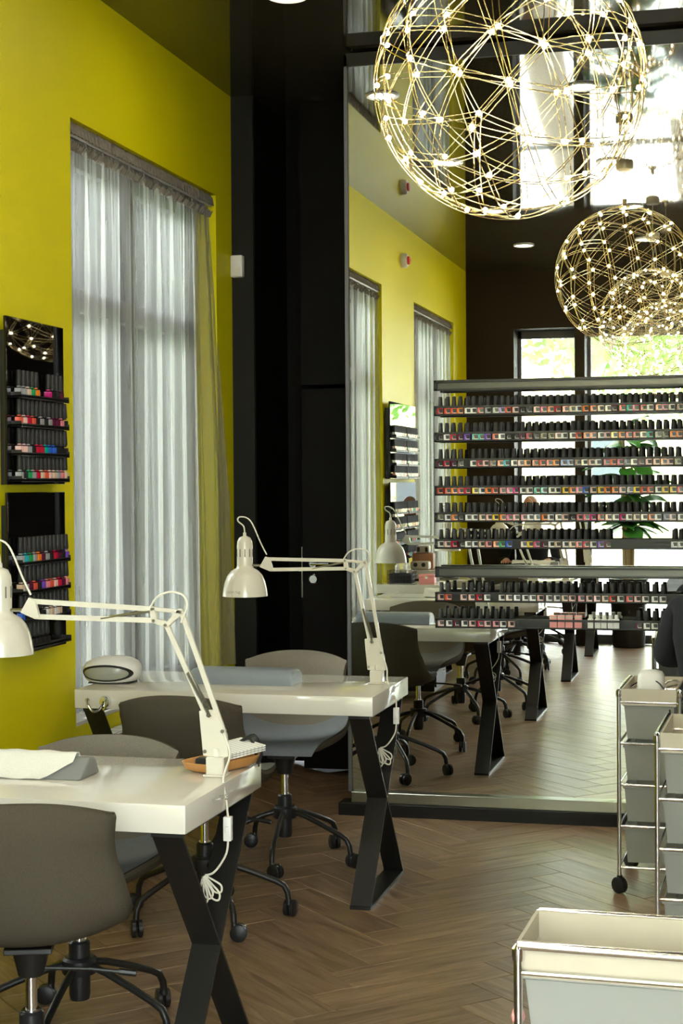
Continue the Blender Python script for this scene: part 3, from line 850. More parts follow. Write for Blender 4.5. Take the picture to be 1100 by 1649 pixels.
# small boxes and clear bottles on the bottom shelf
bx = MB().box(-.0155, .0155, -.014, .014, 0, .058).box(-.0157, .0157, -.0142, .0142, .046, .052, 1).mesh('sample_box', ['pink', 'cream'], bevel=0)
for i, xx in enumerate((-.815, -.781, -.747, -.708)):
    tag(link('sample_box', bx, None, (xx, RY + .026, rows[7] + .003)), 'small pink and cream sample box, %s on the bottom rack shelf' % word(i), 'box', 'sample boxes on the rack')
cb = MB().box(-.012, .012, -.012, .012, 0, .045).lathe([(.008, .045), (.009, .047), (.009, .062)], n=10, mi=1).mesh('clear_bottle', ['paper', 'white_plastic'], bevel=0)
for i, xx in enumerate((-.655, -.625, -.598, -.570, -.545)):
    tag(link('clear_bottle', cb, None, (xx, RY + .026, rows[7] + .003)), 'small white topped bottle, %s in the cluster on the bottom rack shelf' % word(i), 'bottle', 'white bottles on the rack')

# wall display boards
def board(y0, y1, z0, z1, levels, cols, name, label):
    t = thing(name, label, 'display board', (SX + .002, y0, z0)); W_, H_ = y1 - y0, z1 - z0
    MB().box(.01, .04, .03, W_ - .02, 0, H_ - .045).build('backing_box', 'black_plastic', t, bevel=.002, seg=1)
    MB().box(.04, .052, 0, W_, 0, H_).build('gloss_panel', 'black_gloss', t, bevel=.002, seg=1)
    cw = (W_ - .05) / cols - .02
    for ci in range(cols):
        a = .03 + ci * (cw + .03)
        for z in levels:
            s = MB().box(.052, .090, a, a + cw, z - z0 - .005, z - z0)
            s.box(.088, .090, a, a + cw, z - z0 - .010, z - z0 + .004)
            s.box(.052, .090, a, a + .003, z - z0 - .006, z - z0 + .012); s.box(.052, .090, a + cw - .003, a + cw, z - z0 - .006, z - z0 + .012)
            s.build('shelf', 'black_plastic', t, smooth=False)
    return t
up = [1.805, 1.705, 1.605, 1.515]; lo = [1.225, 1.125, 1.025, .930]
board(5.06, 5.535, 1.497, 2.077, up, 1, 'display_board', 'upper black polish display board on the lime pier left of the window')
board(5.06, 5.535, .903, 1.470, lo, 1, 'display_board', 'lower black polish display board on the lime pier, behind the foreground lamp')
tops = [['silver grey', None, None, 'green', 'orange', None, None, 'magenta', 'black', 'black', 'dark plum', None], 'coral red,pale pink,crimson,coral red,black,silver grey,black,silver grey,dark plum,dark plum,rose pink,black'.split(','),
        'pale pink,pale pink,silver grey,black,crimson,crimson,teal,blue,blue,black,black,black'.split(','), 'silver grey,black,green,silver grey,crimson,beige,coral red,pale pink,beige,silver grey,rose pink,beige'.split(',')]
tops[0][1] = 'silver grey'; tops[0][2] = 'beige'
los = ['silver grey,turquoise,green,silver grey,orange,dark plum,silver grey,black,crimson,dark plum,black,violet'.split(','), 'beige,silver grey,dark plum,coral red,black,violet,rose pink,coral red,pale pink,crimson,dark plum,rose pink'.split(','),
       'blue,black,black,blue,black,black,white,beige,white,beige,black,black'.split(','), 'black,black,black,black,black,black,black'.split(',')]
for bi, (lev, cs) in enumerate(((up, tops), (lo, los))):
    for r, z in enumerate(lev):
        n = 0
        for j, k in enumerate(cs[r]):
            if k is None: continue
            bottle(SX + .072, 5.115 + j * .0345, z + .001, k, '%s nail polish bottle, %s on %s shelf of the %s wall board' % (k, word(n), ('top', 'second', 'third', 'bottom')[r], ('upper', 'lower')[bi]), math.pi / 2, .95, 'nail polish bottles on the wall boards', False); n += 1
board(2.03, 2.93, 1.525, 2.077, [1.83, 1.73, 1.63, 1.54], 2, 'display_board', 'upper two column polish board between the curtains in the mirror')
board(2.03, 2.93, .93, 1.50, [1.28, 1.17, 1.06, .95], 2, 'display_board', 'lower two column polish board between the curtains in the mirror')
for bi, lev in enumerate(([1.83, 1.73, 1.63, 1.54], [1.28, 1.17, 1.06, .95])):
    g = MB(); cols_ = ['pale pink', 'coral red', 'white', 'teal', 'rose pink', 'black']
    for z in lev:
        for ci in range(2):
            for j in range(11):
                y = 2.03 + .05 + ci * .435 + j * .0365; x = SX + .072; k = rj.randrange(6)
                g.box(x - .011, x + .011, y - .012, y + .012, z + .001, z + .028, k)
                g.lathe([(.0108, .030 + z), (.0083, .08 + z)], (x, y, 0), n=8, mi=6)
    o = g.build('polish_bottles', [MT['polish_' + c.replace(' ', '_')] for c in cols_] + ['black_plastic'], None, angle=40)
    tag(o, 'rows of tiny polish bottles on the %s two column board in the mirror' % ('upper', 'lower')[bi], 'nail polish'); o['kind'] = 'stuff'

# ------------------------------------------------------------------ things on the tables
def rounded_bar(x0, x1, y0, y1, z0, h):
    G = []; n = 20
    prof = []
    for i in range(n + 1):
        a = math.pi * i / n
        yy = math.copysign(abs(math.cos(a)) ** .45, math.cos(a)); zz = abs(math.sin(a)) ** .55
        prof.append((yy, zz))
    ks = [(0, .80), (.015, .93), (.04, 1), (.5, 1), (.96, 1), (.985, .93), (1, .80)]
    for t, s in ks:
        G.append([(x0 + (x1 - x0) * t, (y0 + y1) / 2 + p[0] * (y1 - y0) / 2 * (.9 + .1 * s), z0 + p[1] * h * s) for p in prof])
    m = MB().grid(G); n_ = len(prof)
    m.add(G[0], [tuple(range(n_))]); m.add(G[-1], [tuple(range(n_))[::-1]])
    return m
o = rounded_bar(-.20, .20, -.07, .07, 0, .056).build('hand_rest', 'pad', None, (-1.822, 5.73, .7505), angle=60)
tag(o, 'blue-grey padded hand rest bar on the table nearest the mirror', 'hand rest')
t = thing('hand_rest', 'grey hand rest draped with a cream towel on the foreground table', 'hand rest', (-1.83, 3.80, .7505))
MB().prism([(-.20, -.065, 0), (-.20, .065, 0), (-.20, .035, .045), (-.20, -.005, .05)], (.405, 0, 0)).build('pad', 'grey_pad', t, bevel=.006)
G = []
for i in range(22):
    x = -.205 + i * .0178; cutf = max(0, (x - .10) / .065)
    pr = [(-.075, .002), (-.068, .006), (-.038, .030), (-.008, .055), (.012, .056), (.04, .051), (.072, .005)]
    pr = pr if cutf == 0 else [(p[0] + (.0 - p[0]) * cutf * .62, p[1] + (.057 - p[1]) * cutf * .62) for p in pr]
    G.append([(x, p[0], p[1] + .0015 * math.sin(i * 1.3)) for p in smoothpath([(q[0], q[1], 0) for q in pr], 3)])
MB().grid(G).build('towel', 'towel', t, angle=70, solid=-.0015)
for yy, lb in ((TY[2] + .3, 'cream towelled hand rest on the third table in the mirror'), (TY[3] + .3, 'cream towelled hand rest on the table of the bald person')):
    dup(t, (-1.80, yy, .7505), R_(3), lb)
# uv nail lamps
def uv(loc, rz, label):
    t = thing('nail_lamp', label, 'nail lamp', loc, rz, 'white curing lamps on the tables')
    def ell(a, b, z, n=36, pw=.8):
        out = []
        for j in range(n):
            th = 2 * math.pi * j / n; c_, s_ = math.cos(th), math.sin(th)
            out.append((a * math.copysign(abs(c_) ** pw, c_), b * math.copysign(abs(s_) ** pw, s_), z))
        return out
    G = [ell(.075, .07, .004), ell(.092, .085, .008), ell(.104, .095, .022), ell(.109, .10, .042), ell(.107, .099, .06), ell(.096, .09, .077), ell(.07, .07, .090), ell(.04, .04, .097), ell(.008, .008, .099)]
    m = MB().grid([r + [r[0]] for r in G]); m.add(G[0], [tuple(range(36))[::-1]])
    m.build('housing', 'white_plastic', t, angle=60)
    prz = [(r[0][2], max(p[0] for p in r), max(p[1] for p in r)) for r in G]
    def onsurf(x, z, k):
        for i in range(len(prz) - 1):
            if prz[i][0] <= z <= prz[i + 1][0] or i == len(prz) - 2:
                q = (z - prz[i][0]) / (prz[i + 1][0] - prz[i][0]); q = max(0, min(1, q))
                a_ = prz[i][1] + (prz[i + 1][1] - prz[i][1]) * q; b_ = prz[i][2] + (prz[i + 1][2] - prz[i][2]) * q
                break
        u_ = min(.995, abs(x) / a_) ** (1 / .8)
        return (x, -b_ * math.sqrt(max(0, 1 - u_ * u_)) ** .8 - k, z)
    def ringp(f, k, ex=0):
        return [onsurf((.088 + ex) * f * math.cos(th) - .006, .040 + (.027 + ex * .5) * f * math.sin(th) * (1 if math.sin(th) > 0 else .9), k) for th in [2 * math.pi * j / 32 for j in range(33)]]
    MB().grid([ringp(1, .001, .013), ringp(1, .004, .009), ringp(1, .004, .0), ringp(1, .001, -.002)]).build('opening_rim', 'black_plastic', t, angle=80)
    MB().grid([ringp(f_, .002) for f_ in (.99, .8, .6, .4, .2, .01)]).build('opening', 'uvgrey', t, angle=80)
    MB().box(-.08, .08, -.06, .06, 0, .005).build('foot', 'black_plastic', t)
    return t
U = uv((-2.325, 5.66, .7505), R_(8), 'white curing lamp on the table nearest the mirror, beside the curtain')
dup(U, (-2.25, TY[2] + .35, .7505), R_(170), 'white curing lamp on the third table in the mirror')
# double robe hook on the table front
t = thing('chrome_hook', 'chrome double hook on the front edge of the table nearest the mirror', 'hook', (-2.255, 5.42, .71))
MB().lathe([(.0, -.02), (.018, -.018), (.022, -.008), (.022, 0)], (0, 0, .0), n=20, axis='y').build('plate', 'chrome', t)
m = MB().tube(smoothpath([(0, -.02, -.005), (-.012, -.04, -.028), (-.03, -.05, -.03), (-.045, -.052, -.01), (-.05, -.05, .005)], 5), .0045, 8).lathe([(.0, -.006), (.007, -.003), (.007, .004), (.0, .008)], (-.05, -.05, .01), n=10)
m.build('prong', 'chrome', t)
m = MB().tube(smoothpath([(0, -.02, .0), (.008, -.042, -.022), (.018, -.05, -.015), (.02, -.05, .005)], 5), .0045, 8).lathe([(.0, -.006), (.007, -.003), (.007, .004), (.0, .008)], (.02, -.05, .01), n=10)
m.build('prong', 'chrome', t)
# wooden tray with paper on foreground table
t = thing('wooden_tray', 'honey wood tray at the far corner of the foreground table', 'tray', (-1.335, 3.985, .751), R_(-22))
G = []
for s, z in ((.75, .0), (.95, .008), (1.05, .028), (1.02, .028), (.9, .012), (.6, .007)):
    G.append([(.058 * s * math.copysign(abs(math.cos(a)) ** .5, math.cos(a)), .110 * s * math.copysign(abs(math.sin(a)) ** .5, math.sin(a)), z) for a in [2 * math.pi * j / 32 for j in range(33)]])
m = MB().grid(G); m.add(G[0][:-1], [tuple(range(32))[::-1]]); m.add(G[-1][:-1], [tuple(range(32))])
m.build('tray_body', 'wood', t, angle=50)
m = MB()
for k in range(3):
    m.box(-.048, .05, -.03 + k * .002, .105, .034 + k * .006, .038 + k * .006)
o = m.build('folded_paper', 'ruled', None, (-1.335, 4.0, .751), bevel=.001, seg=1); o.rotation_euler = (R_(4), R_(6), R_(-30)); tag(o, 'folded ruled paper lying on the wooden tray', 'paper')
o = MB().box(-.03, .03, -.018, .018, 0, .024).build('black_case', 'black_plastic', None, (-1.352, 3.925, .763), bevel=.005); tag(o, 'small black case in the wooden tray behind the lamp base', 'case')
m = MB()
for k in range(5): m.tube(smoothpath([(0, .01 * k, .03), (.03, .012 * k, .045), (.05, .01 * k - .01, .02), (.055, .008 * k, -.03 + .006 * k)], 4), .0045, 6)
o = m.build('dark_cable', 'black_plastic', None, (-1.318, 4.075, .772)); tag(o, 'bunch of dark cable hanging over the corner of the wooden tray', 'cable')
# clear acrylic holder on the table side
m = MB().tube(smoothpath([(0, -.03, 0), (.02, -.025, .004), (.028, 0, 0), (.02, .025, .004), (0, .03, 0)], 4), .002, 6)
mg = mat('clear_acrylic', (.95, .95, .93), .05, trans=.9)
MT['acrylic'] = mg
o = m.build('acrylic_holder', 'acrylic', None, (-1.261, 3.72, .725)); tag(o, 'small clear acrylic holder on the end of the foreground table', 'holder')

# low bench under the far table, by the window
t = thing('low_bench', 'low reddish wood bench with checked cloth under the window', 'bench', (SX + .003, 5.80, 0))
MB().box(0, .09, 0, .86, .44, .50).build('bench_top', 'sill_wood', t, bevel=.003, seg=1)
for y in (.03, .79): MB().box(.01, .07, y, y + .04, 0, .44).build('leg', 'sill_wood', t, bevel=.003, seg=1)
MB().box(.0, .085, .01, .62, .5005, .506).build('cloth', 'grid', t, bevel=.001, seg=1)

# side cabinets between the tables (in the mirror)
def cabinet(x, y, zt, wx, wy, label):
    t = thing('side_cabinet', label, 'cabinet', (x, y, 0), 0, 'white topped side cabinets by the wall')
    MB().box(0, wx + .02, 0, wy, zt - .06, zt).build('top', 'tabletop', t, bevel=.002, seg=1)
    MB().box(.02, wx - .02, .02, wy - .02, .05, zt - .06).build('body', 'black_steel', t, bevel=.002, seg=1)
    for k in range(3):
        z0 = .08 + k * (zt - .2) / 3
        d = MB().box(wx - .02, wx - .008, .03, wy - .03, z0, z0 + (zt - .2) / 3 - .015).build('drawer', 'black_steel', t, bevel=.002, seg=1)
        MB().tube([(wx - .004, wy / 2 - .05, z0 + .1), (wx + .01, wy / 2 - .05, z0 + .1), (wx + .01, wy / 2 + .05, z0 + .1), (wx - .004, wy / 2 + .05, z0 + .1)], .004, 6).build('handle', 'chrome', d)
    return t
cabinet(SX + .015, 2.80, .79, .42, .42, 'white topped black side cabinet holding the wire basket and pink box, in the mirror')
cabinet(SX + .015, 2.33, .86, .30, .32, 'taller white topped side cabinet holding the sterilisers, in the mirror')
t = thing('wire_basket', 'dark wire basket with bottles on the side cabinet', 'basket', (-2.36, 3.02, .7905))
m = MB()
for z in (0, .03, .06, .09): m.tube([(-.09, -.07, z), (.09, -.07, z), (.09, .07, z), (-.09, .07, z)], .0015, 4, closed=True)
for i in range(9):
    for s in (-1, 1):
        m.tube([(-.09 + i * .0225, s * .07, 0), (-.09 + i * .0225, s * .07, .09)], .0012, 4)
for i in range(7):
    for s in (-1, 1):
        m.tube([(s * .09, -.07 + i * .0233, 0), (s * .09, -.07 + i * .0233, .09)], .0012, 4)
m.build('basket_frame', 'wire', t)
MB().box(-.08, .08, -.06, .06, .002, .07).build('liner', 'cloth2', t, bevel=.004)
bt = MB().lathe([(.014, 0), (.016, .003), (.016, .05), (.006, .06), (.006, .075)], n=12).lathe([(.007, .072), (.008, .075), (.008, .10), (.004, .105)], n=10, mi=1).mesh('pump_bottle', ['paper', 'black_plastic'])
for i, (x, y) in enumerate(((-2.39, 3.03), (-2.34, 2.99), (-2.31, 3.05))):
    tag(link('pump_bottle', bt, None, (x, y, .862)), 'small black topped bottle in the wire basket, %s' % ('at its left', 'in its middle', 'at its right')[i], 'bottle', 'bottles in the wire basket')
t = thing('pink_box', 'pink lidded box on the side cabinet', 'box', (-2.17, 3.05, .7905))
MB().box(-.055, .055, -.04, .04, 0, .045).build('box_body', 'pink', t, bevel=.004)
MB().box(-.057, .057, -.042, .042, .046, .066).build('lid', 'pink', t, bevel=.006)
MB().box(-.01, .01, .041, .047, .035, .055).build('clasp', 'chrome', t, bevel=.002)
st = thing('steriliser', 'cream table steriliser with two dark dials on the taller side cabinet', 'steriliser', (-2.325, 2.52, .8605))
MB().box(-.07, .07, -.05, .05, 0, .06).build('housing', 'cream', st, bevel=.015)
for x in (-.03, .03): MB().lathe([(.0, .006), (.014, .005), (.016, 0)], (x, .05, .035), n=16, axis='y').build('dial', 'black_plastic', st)
st = thing('steriliser', 'brown and cream steriliser stacked behind the two-dial one', 'steriliser', (-2.325, 2.41, .9205))
MB().box(-.08, .08, -.05, .035, -.06, .055).build('housing', 'sill_wood', st, bevel=.01)
MB().box(-.05, .05, -.03, .04, .056, .11).build('lid', 'cream', st, bevel=.012)
for x in (-.03, .03): MB().box(x - .01, x + .01, .04, .046, .066, .10).build('dial', 'black_plastic', st, bevel=.003)

# ------------------------------------------------------------------ trolleys
def trolley(loc, rz, label, first=True):
    t = thing('drawer_trolley', label, 'trolley', loc, rz, 'narrow chrome and frosted drawer trolleys')
    Wd, Dp = .215, .40
    H = .735
    for x in (0, Wd):
        for y in (0, Dp):
            m = MB(); m.tube([(x, y, .058), (x, y, H)], .0075, 10).lathe([(.0095, H - .02), (.0105, H - .012), (.0105, H), (.004, H + .008)], (x, y, 0), n=12); m.build('post', 'chrome', t)
    for z in (.095, .245, .395, .545, .695):
        for y in (0, Dp): MB().tube([(0, y, z), (Wd, y, z)], .0055, 8).build('cross_rail', 'chrome', t)
        for x in (0, Wd): MB().tube([(x, 0, z), (x, Dp, z)], .0045, 8).build('side_rail', 'chrome', t)
    for x in (0, Wd): MB().tube([(x, 0, H + .004), (x, Dp, H + .004)], .008, 10).build('side_rail', 'chrome', t)
    for k, z in enumerate((.112, .262, .412, .562)):
        d = MB(); tp = .010; h = .122
        a = [(.020 + tp, .012 + tp, z), (Wd - .020 - tp, .012 + tp, z), (Wd - .020 - tp, Dp - .012 - tp, z), (.020 + tp, Dp - .012 - tp, z)]
        b = [(.020, .010, z + h), (Wd - .020, .010, z + h), (Wd - .020, Dp - .010, z + h), (.020, Dp - .010, z + h)]
        d.add(a + b, [(3, 2, 1, 0), (0, 1, 5, 4), (1, 2, 6, 5), (2, 3, 7, 6), (3, 0, 4, 7)])
        d.build('drawer', 'drawer', t, solid=-.002, bevel=.0)
        MB().tube([(.016, .006, z + h), (Wd - .016, .006, z + h), (Wd - .016, Dp - .006, z + h), (.016, Dp - .006, z + h)], .004, 6, closed=True).build('drawer_rim', 'drawer', t)
    # top tray
    z = H + .0; x0, x1, y0, y1 = .010, Wd - .010, -.004, Dp + .004; hb = .042
    d = MB(); wv = .006
    d.box(x0, x1, y0, y1, z - .050, z - .045)
    d.box(x0, x1, y0, y0 + wv, z - .045, z + hb - .033); d.box(x0, x1, y1 - wv, y1, z - .045, z + hb - .033)
    d.box(x0, x0 + wv, y0 + wv, y1 - wv, z - .045, z + hb - .033); d.box(x1 - wv, x1, y0 + wv, y1 - wv, z - .045, z + hb - .033)
    d.build('top_tray', 'cream', t, smooth=False)
    for x in (0, Wd):
        for y in (0, Dp):
            c = MB(); c.tube([(x, y, .066), (x, y, .046)], .010, 10)
            c.tube([(x + q * .6, y + q * .8, .030) for q in (-.014, -.011, .011, .014)], [.024, .030, .030, .024], 18)
            c.tube([(x, y, .05), (x, y + .004, .03)], .013, 8)
            c.build('caster', 'black_plastic', t)
    return t
TR = trolley((-.452, 5.87, 0), R_(-2), 'narrow chrome trolley nearest the mirror, with a white case in its cream top tray')
dup(TR, (-.262, 4.86, 0), R_(-2), 'middle chrome trolley at the right edge of the frame')
dup(TR, (.037, 2.575, 0), R_(90 - 2), 'nearest chrome trolley at the bottom right, its long side to the viewer')
# contents of the far trolley's tray
G = []
for s, z in ((1, 0), (1, .03), (.95, .05), (.8, .062), (.4, .068)):
    G.append([(.05 * s * math.copysign(abs(math.cos(a)) ** .6, math.cos(a)), .06 * s * math.copysign(abs(math.sin(a)) ** .6, math.sin(a)), z) for a in [2 * math.pi * j / 28 for j in range(29)]])
m = MB().grid(G); m.add(G[-1][:-1], [tuple(range(28))])
o = m.build('white_case', 'white_plastic', None, (-.345, 6.02, .728), angle=50); tag(o, 'rounded white plastic case standing in the far trolley tray', 'case')
o = MB().tube(smoothpath([(-.02, 0, .055), (-.005, -.02, .063), (.02, -.05, .05), (.045, -.09, .01), (.055, -.125, -.06), (.05, -.13, -.2)], 6), .0028, 7).build('black_cable', 'black_plastic', None, (-.325, 5.99, .70)); tag(o, 'thin black cable hanging over the front of the far trolley', 'cable')
o = MB().tube(smoothpath([(0, 0, 0), (.02, .02, .02), (.05, .02, .025), (.07, -.01, .01), (.05, -.04, .015), (.02, -.03, .005)], 5), .004, 8).build('coiled_cable', 'alu', None, (-.31, 6.12, .72)); tag(o, 'grey coiled cable in the far trolley tray behind the white case', 'cable')
m = MB()
for k in range(4): m.tube([(0, .01 * k, .0), (.035, .01 * k + .03, .02)], .003, 6)
o = m.build('metal_tools', 'chrome', None, (-.43, 6.13, .715)); tag(o, 'metal nail tools at the left side of the far trolley tray', 'tool')
o = MB().lathe([(.0, -.012), (.012, -.008), (.012, .008), (.0, .012)], (0, 0, 0), n=12).build('pink_sponge', 'pink', None, (-.365, 2.60, .62)); tag(o, 'small pink sponge on the left post of the nearest trolley', 'sponge')
o.rotation_euler = (0, R_(90), 0)

# ------------------------------------------------------------------ wall devices
t = thing('motion_sensor', 'white motion sensor on the dark trim beside the curtain', 'sensor', (-2.475, 7.715, 2.585))
MB().box(-.032, .032, -.035, .01, -.055, .055).build('housing', 'white_plastic', t, bevel=.008)
MB().box(-.024, .024, -.039, -.034, -.05, -.005).build('lens', 'towel', t, bevel=.002)
t = thing('fire_alarm', 'white alarm sounder with red lens high on the lime wall, in the mirror', 'alarm', (SX + .001, 2.243, 3.165))
MB().lathe([(.055, 0), (.055, .03), (.045, .045)], n=24, axis='x').build('base', 'white_plastic', t)
MB().lathe([(.032, .045), (.03, .062), (.012, .068)], n=20, axis='x').build('lens', 'red', t)

# ------------------------------------------------------------------ people
def skin_body(joints, edges, mats, name, parent, lvl=2):
    me = bpy.data.meshes.new(name); me.from_pydata([j[:3] for j in joints], edges, [])
    o = bpy.data.objects.new(name, me); COL.objects.link(o)
    md = o.modifiers.new('s', 'SKIN'); md.use_smooth_shade = True
    sb = o.modifiers.new('u', 'SUBSURF'); sb.levels = lvl; sb.render_levels = lvl
    for i, j in enumerate(joints):
        r = j[3] if isinstance(j[3], tuple) else (j[3], j[3])
        me.skin_vertices[0].data[i].radius = r
    me.skin_vertices[0].data[0].use_root = True
    dg = bpy.context.evaluated_depsgraph_get(); nm = bpy.data.meshes.new_from_object(o.evaluated_get(dg)); bpy.data.objects.remove(o)
    nm.materials.clear(); nm.materials.append(MT[mats]); nm.polygons.foreach_set('use_smooth', [True] * len(nm.polygons))
    return link(name, nm, parent)
def head_mesh(c, hair=None):
    b = bmesh.new(); bmesh.ops.create_uvsphere(b, u_segments=32, v_segments=24, radius=1)
    for v in b.verts:
        x, y, z = v.co
        w_ = .074 * (1 - .22 * max(0, -z) ** 1.2); l_ = .094; h_ = .115
        X, Y, Z = x * w_, y * l_, z * h_
        if y > 0:
            g = lambda cx, cz, s: math.exp(-((X - cx) ** 2 + (Z - cz) ** 2) / s ** 2)
            Y += .020 * g(0, -.022, .014) + .012 * g(0, -.005, .010)        # nose
            Y -= .008 * (g(.03, .008, .014) + g(-.03, .008, .014))           # eye sockets
            Y += .006 * g(0, -.058, .016) + .008 * g(0, -.09, .022)          # mouth, chin
            Y += .005 * g(0, .03, .04)
        v.co = Vector((X, Y, Z)) + Vector(c)
    for s in (-1, 1):
        e = bmesh.ops.create_uvsphere(b, u_segments=12, v_segments=8, radius=1)
        for v in e['verts']: v.co = Vector((v.co.x * .010, v.co.y * .018, v.co.z * .030)) + Vector(c) + Vector((s * .076, -.008, -.005))
    me = bpy.data.meshes.new('head'); b.to_mesh(me); b.free(); me.materials.append(MT['skin']); me.polygons.foreach_set('use_smooth', [True] * len(me.polygons))
    return me
def person(loc, rz, label, hair, reach):
    t = thing('person', label, 'person', loc, rz)
    # faces +y, origin on the floor below the pelvis, seat height .46
    J = [(0, 0, .56, (.155, .12)), (0, -.01, .74, (.145, .105)), (0, .0, .92, (.17, .105)), (0, .015, 1.02, (.12, .085)), (0, .03, 1.09, (.052, .052)),
         (-.19, .01, 1.0, .058), (-.275, -.02, .76, .050), (-.19, reach, .80, .036),
         (.19, .01, 1.0, .058), (.245, .03, .76, .050), (.19, reach, .80, .036),
         (-.10, .10, .54, .088), (-.12, .42, .53, .062), (-.12, .40, .11, .042), (.10, .10, .54, .088), (.12, .42, .53, .062), (.12, .40, .11, .042)]
    E_ = [(0, 1), (1, 2), (2, 3), (3, 4), (2, 5), (5, 6), (6, 7), (2, 8), (8, 9), (9, 10), (0, 11), (11, 12), (12, 13), (0, 14), (14, 15), (15, 16)]
    skin_body(J, E_, 'cloth', 'clothed_body', t)
    N_ = skin_body([(0, .03, 1.06, .05), (0, .045, 1.16, .05)], [(0, 1)], 'skin', 'neck', t, 1)
    link('head', head_mesh((0, .06, 1.26)), t)
    for s in (-1, 1):
        hj = [(s * .19, reach - .01, .80, .027), (s * .185, reach + .05, .795, (.036, .018))]
        he = [(0, 1)]; k = 2
        for i, (dx, ln) in enumerate(((-.027, .052), (-.009, .062), (.009, .058), (.026, .046))):
            hj += [(s * .185 + dx, reach + .075, .795, .0095), (s * .185 + dx * 1.1, reach + .075 + ln * .6, .79, .0085), (s * .185 + dx * 1.1, reach + .075 + ln, .778, .0075)]
            he += [(1, k), (k, k + 1), (k + 1, k + 2)]; k += 3
        hj += [(s * .155, reach + .03, .79, .011), (s * .135, reach + .06, .785, .009)]; he += [(1, k), (k, k + 1)]
        skin_body(hj, he, 'skin', 'hand', t, 1)
        MB().box(s * .12 - .045, s * .12 + .045, .33, .57, 0, .07).build('shoe', 'black_plastic', t, bevel=.03)
    if hair:
        b = bmesh.new(); bmesh.ops.create_uvsphere(b, u_segments=24, v_segments=16, radius=1)
        bmesh.ops.delete(b, geom=[v for v in b.verts if v.co.z < -.75 or (v.co.y > .45 and v.co.z < .45)], context='VERTS')
        for v in b.verts: v.co = Vector((v.co.x * .083, v.co.y * .103 - .006 + .06, v.co.z * .125 + 1.265))
        me = bpy.data.meshes.new('hair'); b.to_mesh(me); b.free(); me.materials.append(MT['cloth2']); link('hair', me, t)
    return t
person((-1.90, -.49, 0), 0, 'bald person in black top sitting at the rear table, in the mirror', False, .30)
person((-.135, 6.50, 0), R_(-45), 'person in black clothing at the right frame edge, only the sleeve showing', True, .32)
# stool for the technician
t = thing('round_stool', 'dark round stool under the person at the right frame edge', 'stool', (-.135, 6.50, 0))
MB().lathe([(.0, .40), (.16, .40), (.175, .415), (.175, .445), (.16, .46), (.0, .462)], n=28).build('seat', 'black_plastic', t)
MB().lathe([(.02, .08), (.02, .40)], n=12).build('column', 'chrome', t)
MB().lathe([(.19, 0), (.2, .012), (.05, .05), (.022, .09)], n=28).build('base', 'chrome', t)

# ------------------------------------------------------------------ potted plant near the rear windows
t = thing('potted_plant', 'potted rubber plant with tan stems by the rear window, in the mirror', 'plant', (-1.04, -.60, 0))
MB().lathe([(.13, 0), (.145, .01), (.17, .58), (.18, .60), (.18, .62), (.165, .62), (.155, .58), (.0, .58)], n=28).build('pot', 'black_steel', t)
m = MB()
rp = random.Random(4)
tips = []
for k in range(4):
    a = k * 1.6; b_ = .03
    P = [(b_ * math.cos(a), b_ * math.sin(a), .58), (b_ * 1.2 * math.cos(a), b_ * math.sin(a), .95), (.05 * math.cos(a + .3), .05 * math.sin(a + .3), 1.3), (.09 * math.cos(a + .4), .09 * math.sin(a + .4), 1.80 + .07 * k)]
    m.tube(smoothpath(P, 4), [.022] * 5 + [.018] * 4 + [.014] * 4, 8); tips += smoothpath(P, 6)[8:]
m.build('stem', 'bamboo', t)
leafm = []
for sd in range(3):
    G = []
    L_ = .30
    for i in range(9):
        s = i / 8; wd = .075 * math.sin(math.pi * min(1, s * 1.02 + .03)) ** .8
        G.append([(wd * u_, L_ * s, -.10 * s * s + .015 * abs(u_) * (1 if i else 0)) for u_ in (-1, -.5, 0, .5, 1)])
    leafm.append(MB().grid(G).mesh('leaf', 'leaf', angle=80))
for i in range(80):
    p = tips[rp.randrange(len(tips))]
    o = link('leaf', leafm[i % 3], t, tuple(p)); o.rotation_euler = (rp.uniform(-.3, .7), rp.uniform(-.4, .4), rp.uniform(0, 6.28)); s = rp.uniform(.8, 1.25); o.scale = (s, s, s)

# ------------------------------------------------------------------ outside
gr = MB().box(-30, 30, -45, -1.1, -.25, -.14).box(-45, SX - .35, -1.1, 40, -.25, -.14).build('street_pavement', 'pave', smooth=False); struct(gr)
def tree(loc, h, lean, r, crown, n, label, seed):
    rn = random.Random(seed)
    t = thing('street_tree', label, 'tree', loc)
    P = [(0, 0, -.15), (lean * .3, 0, h * .3), (lean * .7, .1, h * .65), (lean, .1, h)]
    m = MB().tube(smoothpath(P, 4), [r * (1 - .05 * i) for i in range(13)], 12)
    for k in range(5):
        a = rn.uniform(0, 6.28); e = (lean + math.cos(a) * crown * .7, math.sin(a) * crown * .7, h + rn.uniform(.3, 1) * crown * .7)
        m.tube([(lean * .8, .1, h * .75), ((lean + e[0]) / 2, e[1] / 2, (h + e[2]) / 2 + .1), e], [r * .4, r * .25, r * .1], 7)
    m.build('trunk', 'bark', t, angle=80)
    g = MB()
    for i in range(n):
        d = Vector((rn.gauss(0, 1), rn.gauss(0, 1), rn.gauss(0, .8))).normalized() * crown * rn.uniform(.35, 1) ** .6
        c = Vector((lean, 0, h + crown * .35)) + d
        a = Vector((rn.uniform(-1, 1), rn.uniform(-1, 1), rn.uniform(-1, 1))).normalized() * rn.uniform(.05, .11)
        b_ = a.orthogonal().normalized() * rn.uniform(.03, .05)
        g.add([c - a, c + b_, c + a, c - b_], [(0, 1, 2, 3)])
    o = g.build('foliage', 'tree_leaf', t, smooth=False); o['kind'] = 'stuff'
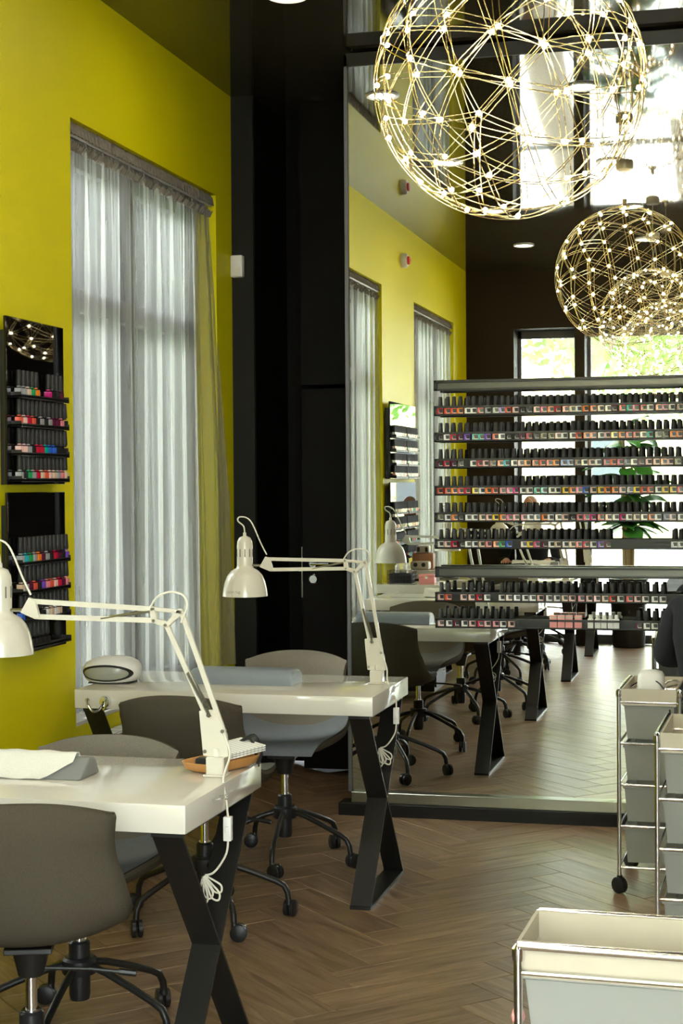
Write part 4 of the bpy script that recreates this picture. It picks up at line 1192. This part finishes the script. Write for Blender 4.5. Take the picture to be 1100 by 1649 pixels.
tree((-2.35, -4.2, 0), 3.4, .75, .26, 1.4, 2600, 'leaning street tree with thick trunk outside the narrow rear window, in the mirror', 1)
tree((-.9, -8.0, 0), 3.6, .3, .16, 2.2, 5000, 'leafy street tree outside the wide rear window, in the mirror', 2)
for x, y, h, cr_w, n, sd, lb in ((-5.0, 7.9, 1.9, 1.1, 2600, 3, 'street tree outside the window beside the polish display'), (-5.6, 11.2, 2.2, 1.3, 1500, 4, 'farther street tree outside the window beside the polish display'),
        (-6.6, 14.9, 2.3, 1.7, 2800, 7, 'farthest street tree outside the window beside the polish display'), (-5.4, 3.8, 2.2, 1.3, 2600, 5, 'street tree outside the middle side window'), (-5.2, .4, 2.2, 1.3, 2600, 6, 'street tree outside the last side window')):
    tree((x, y, 0), h, .05, .10, cr_w, n, lb, sd)
t = thing('grey_sky_blocker', 'long grey block added across the street, shutting out sky at the side windows', 'building', (-13, 8, -.15))  # added building, cuts off the bright sky behind the curtains
MB().box(-6, 0, -22, 34, 0, 5).build('facade', 'render_grey', t, smooth=False)
for i in range(14):
    for z in (1.2,): MB().box(0, .05, -20 + i * 3.6, -18.4 + i * 3.6, z, z + 1.6).build('window', 'dark_glass', t, smooth=False)
t = thing('pale_building', 'pale cream building across the street outside the rear windows', 'building', (-4.5, -22, -.15))
MB().box(-9, 9, -3, 0, 0, 4.2).build('facade', 'render_yellow', t, smooth=False)
for i in range(6): MB().box(-8 + i * 2.8, -6.6 + i * 2.8, 0, .06, 1.2, 2.8).build('window', 'dark_glass', t, smooth=False)
t = thing('garden_wall', 'long white low wall outside the side windows', 'wall', (-8.6, 4, -.15))
MB().box(-.2, 0, -9, 14, 0, 1.25).build('wall_body', 'render_white', t, smooth=False)
MB().box(-.25, .05, -9, 14, 1.25, 1.32).build('coping', 'render_white', t, smooth=False)
t = thing('parked_car', 'pale parked car outside the rear windows, in the mirror', 'car', (.6, -6.2, -.15))
pr = [(-2.0, .35), (-2.0, .75), (-1.9, .85), (-1.1, .95), (-.6, 1.38), (.7, 1.42), (1.4, .98), (1.9, .9), (2.0, .7), (2.0, .35)]
MB().prism([(x, -.8, z) for x, z in pr], (0, 1.6, 0)).build('body', 'car', t, bevel=.06)
for s in (-.805, .795): MB().prism([(x, s, z) for x, z in ((-1.0, .97), (-.58, 1.30), (.65, 1.34), (1.2, 1.0))], (0, .01, 0)).build('side_window', 'dark_glass', t, smooth=False)
for x in (-1.25, 1.25):
    for s in (-1, 1): MB().tube([(x, s * .82, .31), (x, s * .64, .31)], .31, 24).build('wheel', 'black_plastic', t)
